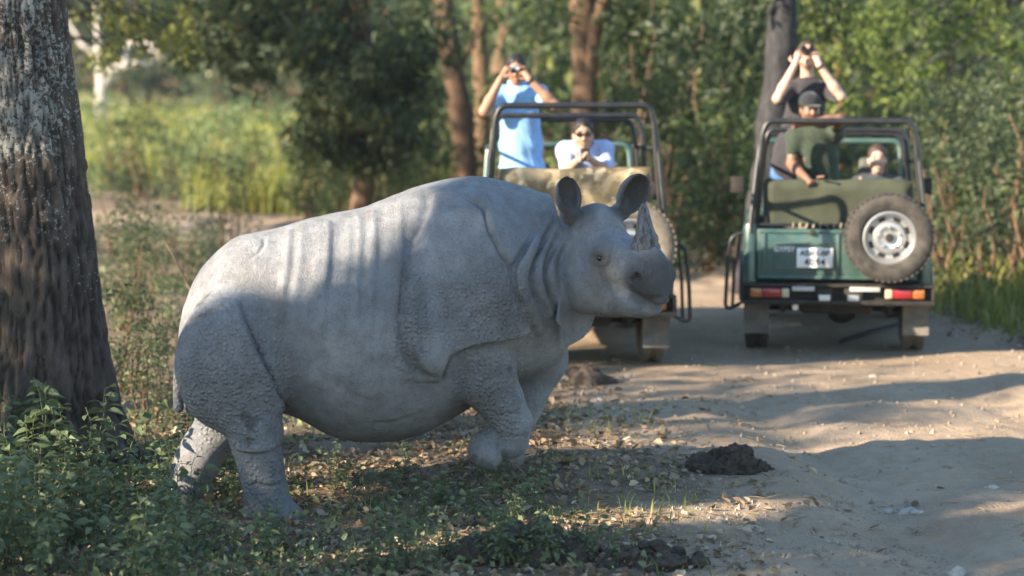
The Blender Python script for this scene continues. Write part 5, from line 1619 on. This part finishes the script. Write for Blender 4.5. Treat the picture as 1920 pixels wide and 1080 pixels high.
for i, (px, Y, sc) in enumerate(((1165, 31, 1.25), (1230, 28.5, 1.2), (1300, 30, 1.35), (1365, 27.5, 1.2), (1415, 30.5, 1.35), (1200, 34, 1.5), (1340, 34, 1.5), (1270, 26.5, .75), (1395, 25.5, .7), (1150, 27, .6), (1330, 25.5, .55), (1050, 36, 1.3), (985, 40, 1.3), (1480, 33, 1.3), (640, 31.5, .42), (720, 31.0, .45), (580, 33.0, .45), (780, 32.0, .5), (690, 33.5, .7), (610, 34.5, .7), (800, 35.5, .8), (740, 36, .8))):
    if px < 900: bush('forest_bush', B_DARK[i % 3], px, Y, sc, 'dark bush under the low drooping crown behind the rhinoceros', 'dark bushes under the drooping tree')
    else: bush('forest_bush', B_DARK[i % 3], px, Y, sc, 'dense dark green bush in the undergrowth behind the jeeps', 'dark bushes behind the jeeps')
for i, (px, Y, sc) in enumerate(((1540, 44, 1.3), (1610, 47, 1.5), (1680, 43, 1.3), (1750, 46, 1.4), (1830, 42, 1.3), (1910, 45, 1.4), (1720, 36, .7), (1800, 34, .6), (1640, 37, .6), (1440, 46, 1.5), (1000, 55, 1.6), (1060, 58, 1.7), (940, 60, 1.6), (880, 62, 1.5), (820, 58, 1.3), (1140, 55, 1.7), (1880, 36, .7))):
    bush('hazy_bush', B_FAR[i % 3], px, Y, sc, 'pale blue-green bush in the haze deep in the wood', 'hazy bushes deep in the wood')
for i in range(44):
    Y = 95 + 55 * _brg.random(); px = -160 + 2240 * (i + _brg.random()) / 44
    bush('forest_edge_tree', B_FAR[i % 3], px, Y, 2.6 + 1.2 * _brg.random(), 'leafy tree in the far edge of the forest', 'trees at the far forest edge', 'tree')
for i, (px, Y, sc) in enumerate(((270, 105, 2.0), (330, 118, 2.3), (215, 125, 2.2), (430, 80, 1.5), (520, 76, 1.4), (110, 90, 2.2))):
    bush('field_bush', B_FAR[i % 2], px, Y, sc, 'rounded bush standing in the far field beyond the bare tree', 'bushes in the far field')
for i in range(24):
    px = 150 + 700 * (i + _brg.random()) / 24; Y = 38.2 + 5.5 * _brg.random() + (2 if px > 600 else 0)
    bush('roadside_shrub', B_HERB[int(_brg.integers(3))], px, Y, .50 + .55 * _brg.random(), 'waist-high leafy shrub on the far side of the track bend', 'shrubs along the far side of the bend')
bush('yellow_shrub', bush_mesh(241, LF_YEL, .10, 12, .75, .22, 900, .14, .1), 384, 36.9, .95, 'small bright yellow shrub at the edge of the track bend', None)
for i, (px, Y, sc) in enumerate(((1800, 23.5, .95), (1870, 22.8, 1.0), (1930, 23.5, 1.05), (1840, 25.5, 1.15), (1765, 25.5, .8), (1900, 26, 1.2), (1975, 22, 1.0))):
    bush('verge_bush', B_LEAFY[i % 2], px, Y, sc, 'leafy green bush on the grassy verge beside the right-hand jeep', 'bushes on the right verge')
for i, (px, Y, sc) in enumerate(((260, 24, .45), (330, 26, .5), (230, 20, .42), (300, 18.5, .35), (420, 27, .5), (210, 28, .55), (370, 22, .35), (275, 21.5, .4), (225, 16.6, .33), (320, 16.2, .28), (265, 15.2, .3))):
    bush('low_bush', B_LEAFY[i % 2], px, Y, sc, 'low shaded bush on the verge between the big trunk and the rhinoceros', 'low bushes on the shaded verge')

# ---- grass and ground cover nobody could count
def scatter_px(n, x0, x1, y0, y1, rg):
    px = x0 + (x1 - x0) * rg.random(n); py = y0 + (y1 - y0) * rg.random(n)
    P = np.array([gnd(a, b) for a, b in zip(px, py)]); P[:, 2] = ground_z(P); return P
def scatter_xy(n, x0, x1, y0, y1, rg):
    P = np.c_[x0 + (x1 - x0) * rg.random(n), y0 + (y1 - y0) * rg.random(n), np.zeros(n)]; P[:, 2] = ground_z(P); return P
def stuff(name, label, cat, V, F, tn, mat):
    o = mobj(name, V, F, mat, vcol=dict(tone=tn), smooth=False); tag(o, label, cat, kind='stuff'); return o
rg = np.random.default_rng(301)
P = scatter_xy(4200, -5.2, -.3, 33.2, 37.6, rg); P = P[(track_dist(P[:, :2]) > .05) & (fbm(P[:, :2] * 1.1, 2, .5, 91) > -.25) & (P[:, 1] > 34 - .42 * (P[:, 0] + 2))]
V, F, tn = blade_geo(P, .35 + .55 * rg.random(len(P)), rg, .016, .4, .25)
stuff('tall_grass', 'sunlit tall yellow-green grass along the far side of the track bend', 'grass', V, F, tn, LF_GRASS)
P = scatter_xy(7000, 3.9, 8.0, 17.8, 27.0, rg); P = P[track_dist(P[:, :2]) > .15 - .3 * rg.random(len(P))]
V, F, tn = blade_geo(P, (.16 + .38 * rg.random(len(P))) * (.5 + .5 * np.clip(track_dist(P[:, :2]) / .8, 0, 1)), rg, .010, .5, .35)
stuff('verge_grass', 'sunlit green grass on the verge beside the right-hand jeep', 'grass', V, F, tn, LF_GRASS)
P = scatter_xy(7000, -20, -2, 41, 85, rg)
V, F, tn = blade_geo(P, .4 + .5 * rg.random(len(P)), rg, .035, .4, .3)
stuff('field_grass', 'pale grass covering the open field beyond the track bend', 'grass', V, F, tn, LF_GRASS)
P = scatter_xy(9000, -1.5, 3.2, 23.5, 40, rg); P = P[track_dist(P[:, :2]) > .2]
V, F, tn = leaf_geo(P + np.c_[np.zeros((len(P), 2)), .02 + .35 * rg.random(len(P))], .06 + .08 * rg.random(len(P)), rg, .2, .5)
stuff('undergrowth', 'low leafy undergrowth on the ground behind the jeeps', 'undergrowth', V, F, tn, LF_GREEN)
P = scatter_xy(9000, -9, -1.2, 14.2, 33, rg); P = P[(track_dist(P[:, :2]) > .25)]
V, F, tn = leaf_geo(P + np.c_[np.zeros((len(P), 2)), .01 + .22 * rg.random(len(P)) ** 1.5], .04 + .06 * rg.random(len(P)), rg, .2, .5)
stuff('shaded_ground_cover', 'low shaded green plants covering the verge behind the big trunk', 'ground cover', V, F, tn, LF_WEED)
# near verge: small leaves, denser to the left
P = scatter_xy(18000, -3.2, .75, 10.2, 15.8, rg)
dens = np.clip(.05 - P[:, 0] * .42 - (P[:, 1] - 11.9) * .25, 0.03, 1) * np.clip(.75 + .8 * fbm(P[:, :2] * 1.6, 3, .5, 55), 0, 1)
P = P[rg.random(len(P)) < dens]
V, F, tn = leaf_round(P + np.c_[np.zeros((len(P), 2)), .005 + .12 * rg.random(len(P)) ** 1.6], .016 + .040 * rg.random(len(P)) ** 1.4, rg, .05, .6)
stuff('ground_cover', 'small green leafy plants covering the ground around the feet of the rhinoceros', 'ground cover', V, F, tn, LF_WEED)
P = scatter_xy(2400, -2.6, 1.0, 10.3, 15.5, rg); P = P[rg.random(len(P)) < np.clip(.5 + .9 * fbm(P[:, :2] * 1.3, 2, .5, 58), 0, 1)]
V, F, tn = blade_geo(P, .04 + .08 * rg.random(len(P)), rg, .0035, .5, .5)
stuff('short_grass', 'thin short grass scattered over the near verge', 'grass', V, F, tn, LF_GRASS)
# fallen leaves
P = np.concatenate([scatter_xy(34000, -2.6, 1.9, 10.2, 17.2, rg), scatter_xy(4600, 3.5, 6.0, 17.0, 22.0, rg), scatter_xy(1500, 1.0, 4.0, 10.2, 22, rg), scatter_xy(2500, .0, 3.8, 19.5, 24, rg)])
td = track_dist(P[:, :2])
P = P[rg.random(len(P)) < np.clip(.55 + td / 1.1, .05, 1) * np.clip(.75 + .7 * fbm(P[:, :2] * 2.2, 3, .5, 57), .05, 1)]
d = rand_dirs(len(P), rg); d[:, 2] *= .22; d /= np.linalg.norm(d, axis=1, keepdims=True)
V, F, tn = leaf_round(P + [0, 0, .008], .014 + .058 * rg.random(len(P)) ** 2.2, rg, 0, .62, .7, dirs=d, curve=-.25, flat=.4)
stuff('leaf_litter', 'dry brown fallen leaves strewn over the verge and edge of the track', 'fallen leaves', V, F, tn, LF_DRY)

# ---- single weeds in the foreground
def weed_mesh(seed, h, n, size, kind):
    rg = np.random.default_rng(seed); ch = []; LP = []; LD = []
    for s in range(1 + (seed % 3)):
        a = rg.random() * 6.283; top = np.array([.22 * h * math.cos(a), .22 * h * math.sin(a), h * (1 - .25 * s * rg.random())])
        p = branch_path((rg.normal() * .01, rg.normal() * .01, -.03), top, rg, 8, .04); ch.append((p, np.linspace(.0045, .0018, 8)))
        for k in range(n):
            t = .18 + .80 * (k + rg.random()) / n; i = t * 7; q = p[int(i)] + (p[min(int(i) + 1, 7)] - p[int(i)]) * (i - int(i))
            az = k * 2.4 + rg.normal() * .4; dr = np.array([math.cos(az), math.sin(az), .25 + .5 * t]); dr /= np.linalg.norm(dr)
            stem = q + dr * size * .35; ch.append((np.array([q, stem]), [.0016, .0012])); LP.append(stem); LD.append(dr)
    LP = np.array(LP); LD = np.array(LD)
    sz = size * (.55 + .8 * rg.random(len(LP)))
    V, F, tn = leaf_round(LP, sz, rg, .45, .62 if kind else .5, .35, dirs=LD, curve=.32, flat=.45, tone=np.clip(.35 + .25 * rg.normal(size=len(LP)) + .25 * (LP[:, 2] / h - .5), 0, 1))
    lm = mesh_data('leaves', V, F, LF_WEED, vcol=dict(tone=tn), smooth=False)
    SV, SF = tubes_geo(ch, 5); sm = mesh_data('stem', SV, SF, ST_GREEN)
    return lm, sm
WEEDS = [weed_mesh(400 + k, h, n, s, k % 2) for k, (h, n, s) in enumerate(((.34, 14, .066), (.44, 16, .060), (.26, 12, .055), (.52, 18, .066), (.30, 13, .048), (.20, 10, .048), (.40, 14, .080), (.24, 12, .040)))]
def weed(v, p, sc, label, group, name='weed'):
    o = empty(name, (p[0], p[1], ground_z([p[:2]])[0]), _brg.random() * 6.28); s = sc * (.85 + .3 * _brg.random()); o.scale = (s, s, s)
    tag(o, label, 'weed', group); link('leaves', v[0], o); link('stem', v[1], o)
rg = np.random.default_rng(309)
cnt = 0
while cnt < 150:
    px = -60 + 760 * rg.random(); py = 850 + 270 * rg.random()
    wgt = np.clip(1.15 - px / 560, .12, 1) * np.clip((py - 830) / 120, .35, 1)
    if rg.random() > wgt: continue
    if 455 < px < 640 and py < 1010: continue
    p = gnd(px, py); sc = .55 + .45 * np.clip(1 - px / 500, 0, 1)
    weed(WEEDS[int(rg.integers(8))], p, sc, 'green broad-leaved weed in the thick patch below the big trunk', 'weeds in the patch below the big trunk'); cnt += 1
for (px, py, k, sc) in ((95, 930, 3, 1.15), (120, 905, 1, 1.15), (60, 960, 3, 1.05), (165, 915, 1, 1.1), (35, 900, 3, 1.0), (245, 940, 1, 1.0), (20, 935, 1, 1.1), (140, 950, 3, 1.0)):
    weed(WEEDS[k], gnd(px, py), sc, 'tall leafy weed growing up in front of the big trunk', 'tall weeds in front of the big trunk')
for (px, py, k, sc) in ((995, 968, 6, .6), (960, 990, 0, .6), (915, 995, 2, .7), (1010, 980, 4, .7)):
    weed(WEEDS[k], gnd(px, py), sc, 'weed standing below the lifted front foot of the rhinoceros', 'weeds below the lifted foot')
for i in range(46):
    px = 620 + 420 * rg.random(); py = 880 + 150 * rg.random()
    weed(WEEDS[(2, 4, 5, 7)[int(rg.integers(4))]], gnd(px, py), .5 + .25 * rg.random(), 'small weed on the litter-covered ground below the belly of the rhinoceros', 'small weeds below the belly')
for i in range(40):
    px = 640 + 520 * rg.random(); py = 1062 + 34 * rg.random()
    weed(WEEDS[int(rg.integers(8))], gnd(px, py), .42 + .2 * rg.random(), 'pale weed at the very edge of the dark dung heap', 'weeds by the dung heap')
# ------------------------------------------------------------ dung, stones, sticks
def lump(name, label, cat, c, r, seed, mat, n=26, h=.011, group=None, amp=.02, sub=.34):
    rg = np.random.default_rng(seed); c = np.asarray(c, float); S = Sdf(); r = np.asarray(r, float)
    S.ell((0, 0, -.02), (r[0] * .85, r[1] * .85, r[2] * .55), 0)
    for k in range(n):
        a = rg.random() * 6.283; q = math.sqrt(rg.random()); zz = r[2] * (1 - q ** 1.6) * (.45 + .5 * rg.random())
        s = r[2] * sub * (.6 + .8 * rg.random())
        S.ell((r[0] * q * math.cos(a), r[1] * q * math.sin(a), zz), (s * (1 + .6 * rg.random()), s, s * .85), .012)
    V, Q = surface_nets(S, h); nn = vnormals(V, Q)
    V += nn * (amp * .6 * fbm(V * 16, 4, .6, seed) + amp * .3 * fbm(V * 48, 2, .6, seed + 3))[:, None]
    o = mobj(name, V, Q, mat, None, (c[0], c[1], c[2])); tag(o, label, cat, group); return o
t = NT('dung'); _n = t.noise(22, 6, .7); _n2 = t.noise(90, 4, .7)
_c = t.mix(t.ramp(_n, [(.35, 0.0), (.7, 1.0)]), (.040, .031, .026), (.125, .098, .078)); _c = t.mix(t.math('MULTIPLY', t.ramp(_n2, [(.55, 0.0), (.7, 1.0)]), .5), _c, (.17, .135, .10))
m_dung = t.done(t.bsdf(_c, .95, 0, t.bump(t.math('ADD', _n, t.math('MULTIPLY', _n2, .6)), .9, .02), .1))
m_stone = simple('stone', (.34, .30, .26), .9, var=.3, scale=12, bump=.8, bscale=40)
def on_ground(px, py, dz=0.0):
    p = gnd(px, py, .02); p[2] = ground_z([p[:2]])[0] + dz; return p
lump('dung_pile', 'dark brown dung pile lying alone on the sandy track', 'dung', on_ground(1365, 880), (.19, .15, .17), 501, m_dung, 30, .008, amp=.038, sub=.30)
lump('dung_heap', 'large dark crumbly dung heap among weeds below the lifted front foot', 'dung', on_ground(985, 1052), (.34, .26, .17), 502, m_dung, 50, .010, amp=.036, sub=.30)
lump('dung_heap', 'flat spread of dark dung beside the leaf litter at the track edge', 'dung', on_ground(1215, 1068), (.26, .20, .08), 503, m_dung, 30, .010, amp=.018)
lump('dung_pile', 'small dark dung pile on the ground in front of the jeep with the sand-coloured seat', 'dung', on_ground(1098, 712), (.17, .14, .13), 504, m_dung, 22, .011, amp=.018)
rg = np.random.default_rng(511)
for (px, py, s) in ((1700, 930, .05), (1722, 934, .035), (1662, 928, .04), (1410, 985, .03), (1560, 1010, .025), (1120, 745, .03), (1640, 700, .03), (1800, 1050, .05), (1750, 820, .02), (1500, 830, .02), (1345, 985, .025), (1860, 905, .03), (1180, 700, .03)):
    lump('stone', 'small pale stone lying on the sandy track', 'stone', on_ground(px, py, -.006), (s, s * .8, s * .55), int(rg.integers(1e6)), m_stone, 5, .007, 'stones on the track', .006, .9)
# clods and crumbs of earth too small to count
P = np.concatenate([scatter_xy(3600, .4, 4.8, 10.2, 19, rg), scatter_xy(1600, .6, 2.2, 10.3, 12.5, rg)])
sz = .004 + .020 * rg.random(len(P)) ** 7
b = np.array([(1, 0, 0), (-1, 0, 0), (0, 1, 0), (0, -1, 0), (0, 0, 1), (0, 0, -.4)], float)
V = (P[:, None, :] + b[None] * sz[:, None, None] * (.6 + .8 * rg.random((len(P), 6, 1)))).reshape(-1, 3)
o6 = np.arange(len(P))[:, None] * 6
F = np.concatenate([o6 + np.array([f]) for f in ((0, 2, 4), (2, 1, 4), (1, 3, 4), (3, 0, 4), (2, 0, 5), (1, 2, 5), (3, 1, 5), (0, 3, 5))])
tag(mobj('earth_crumbs', V, F, simple('earth_crumb', (.26, .20, .145), .95, var=.35, scale=3), smooth=False), 'small crumbs of dry earth scattered over the track', 'earth', kind='stuff')
# dry stalk behind the rump, dry stems
rs_ = np.random.default_rng(521)
def stalk(pts, r, label, group=None):
    b = MB(); p = np.array(pts); b.tube(list(p), r, 6, rad=np.linspace(r, r * .45, len(p))); o = b.obj('dry_stalk', ST_DRY); tag(o, label, 'stalk', group)
_b = on_ground(378, 660); _q = [_b, at(366, 560, 15.6), at(345, 520, 15.55), at(326, 482, 15.5), at(312, 458, 15.5)]; _q[0] = np.array([at(378, 650, 15.6)[0], 15.6, 0]); _q[0][2] = ground_z([_q[0][:2]])[0]
stalk(_q, .011, 'long bent dry stalk leaning behind the rump of the rhinoceros')
_q = [at(305, 640, 16.5), at(304, 590, 16.5), at(306, 550, 16.5)]; _q[0][2] = ground_z([_q[0][:2]])[0]
stalk(_q, .008, 'short upright dry stalk between the big trunk and the rhinoceros')
for (px, py, w, hh) in ((72, 960, 4, 120), (148, 935, -6, 110), (295, 930, 8, 90), (1020, 935, -60, 70), (930, 930, -30, 60)):
    g0 = on_ground(px, py); Y = g0[1]; q = [g0, at(px + w * .4, py - hh * .5, Y), at(px + w, py - hh, Y - .02)]
    stalk(q, .0045, 'thin dry stem sticking up among the near weeds', 'dry stems among the weeds')
# fallen stick under the right-hand jeep
g0 = on_ground(1575, 640); g1 = on_ground(1690, 612)
b = MB(); b.tube([g0 + [0, 0, .02], (g0 + g1) / 2 + [0, 0, .05], g1 + [0, 0, .05]], .02, 7); tag(b.obj('fallen_branch', BK_GREY), 'fallen branch lying on the track under the right-hand jeep', 'branch')

# broken twigs strewn over verge and track, too many to count
P = np.concatenate([scatter_xy(260, -2.4, 1.6, 10.3, 16.5, rg), scatter_xy(120, 1.2, 4.6, 10.4, 18, rg)])
ch = []
for p in P:
    a = rg.random() * 6.283; L = .05 + .16 * rg.random() ** 2; d = np.array([math.cos(a), math.sin(a), .06 * rg.normal()]) * L
    ch.append((np.array([p + [0, 0, .008], p + d * .5 + [rg.normal() * .008, rg.normal() * .008, .012], p + d + [0, 0, .010]]), [.0035, .003, .0018]))
V, F = tubes_geo(ch, 5)
tag(mobj('twigs', V, F, ST_DRY), 'broken dry twigs strewn over the verge and track', 'twigs', kind='stuff')
# ------------------------------------------------------------ hazy air
t = NT('haze_air')
vp = t.new('ShaderNodeVolumePrincipled')
vp.inputs['Color'].default_value = (.80, .88, .95, 1); vp.inputs['Density'].default_value = .00042; vp.inputs['Anisotropy'].default_value = .25
t.t.links.new(vp.outputs[0], t.out.inputs['Volume'])
hz = MB().box(-134, 134, -20, 195, -1.5, 17, 0).obj('haze', t.m, smooth=False)
tag(hz, 'thin pale haze filling the air of the wood', 'haze', kind='stuff')
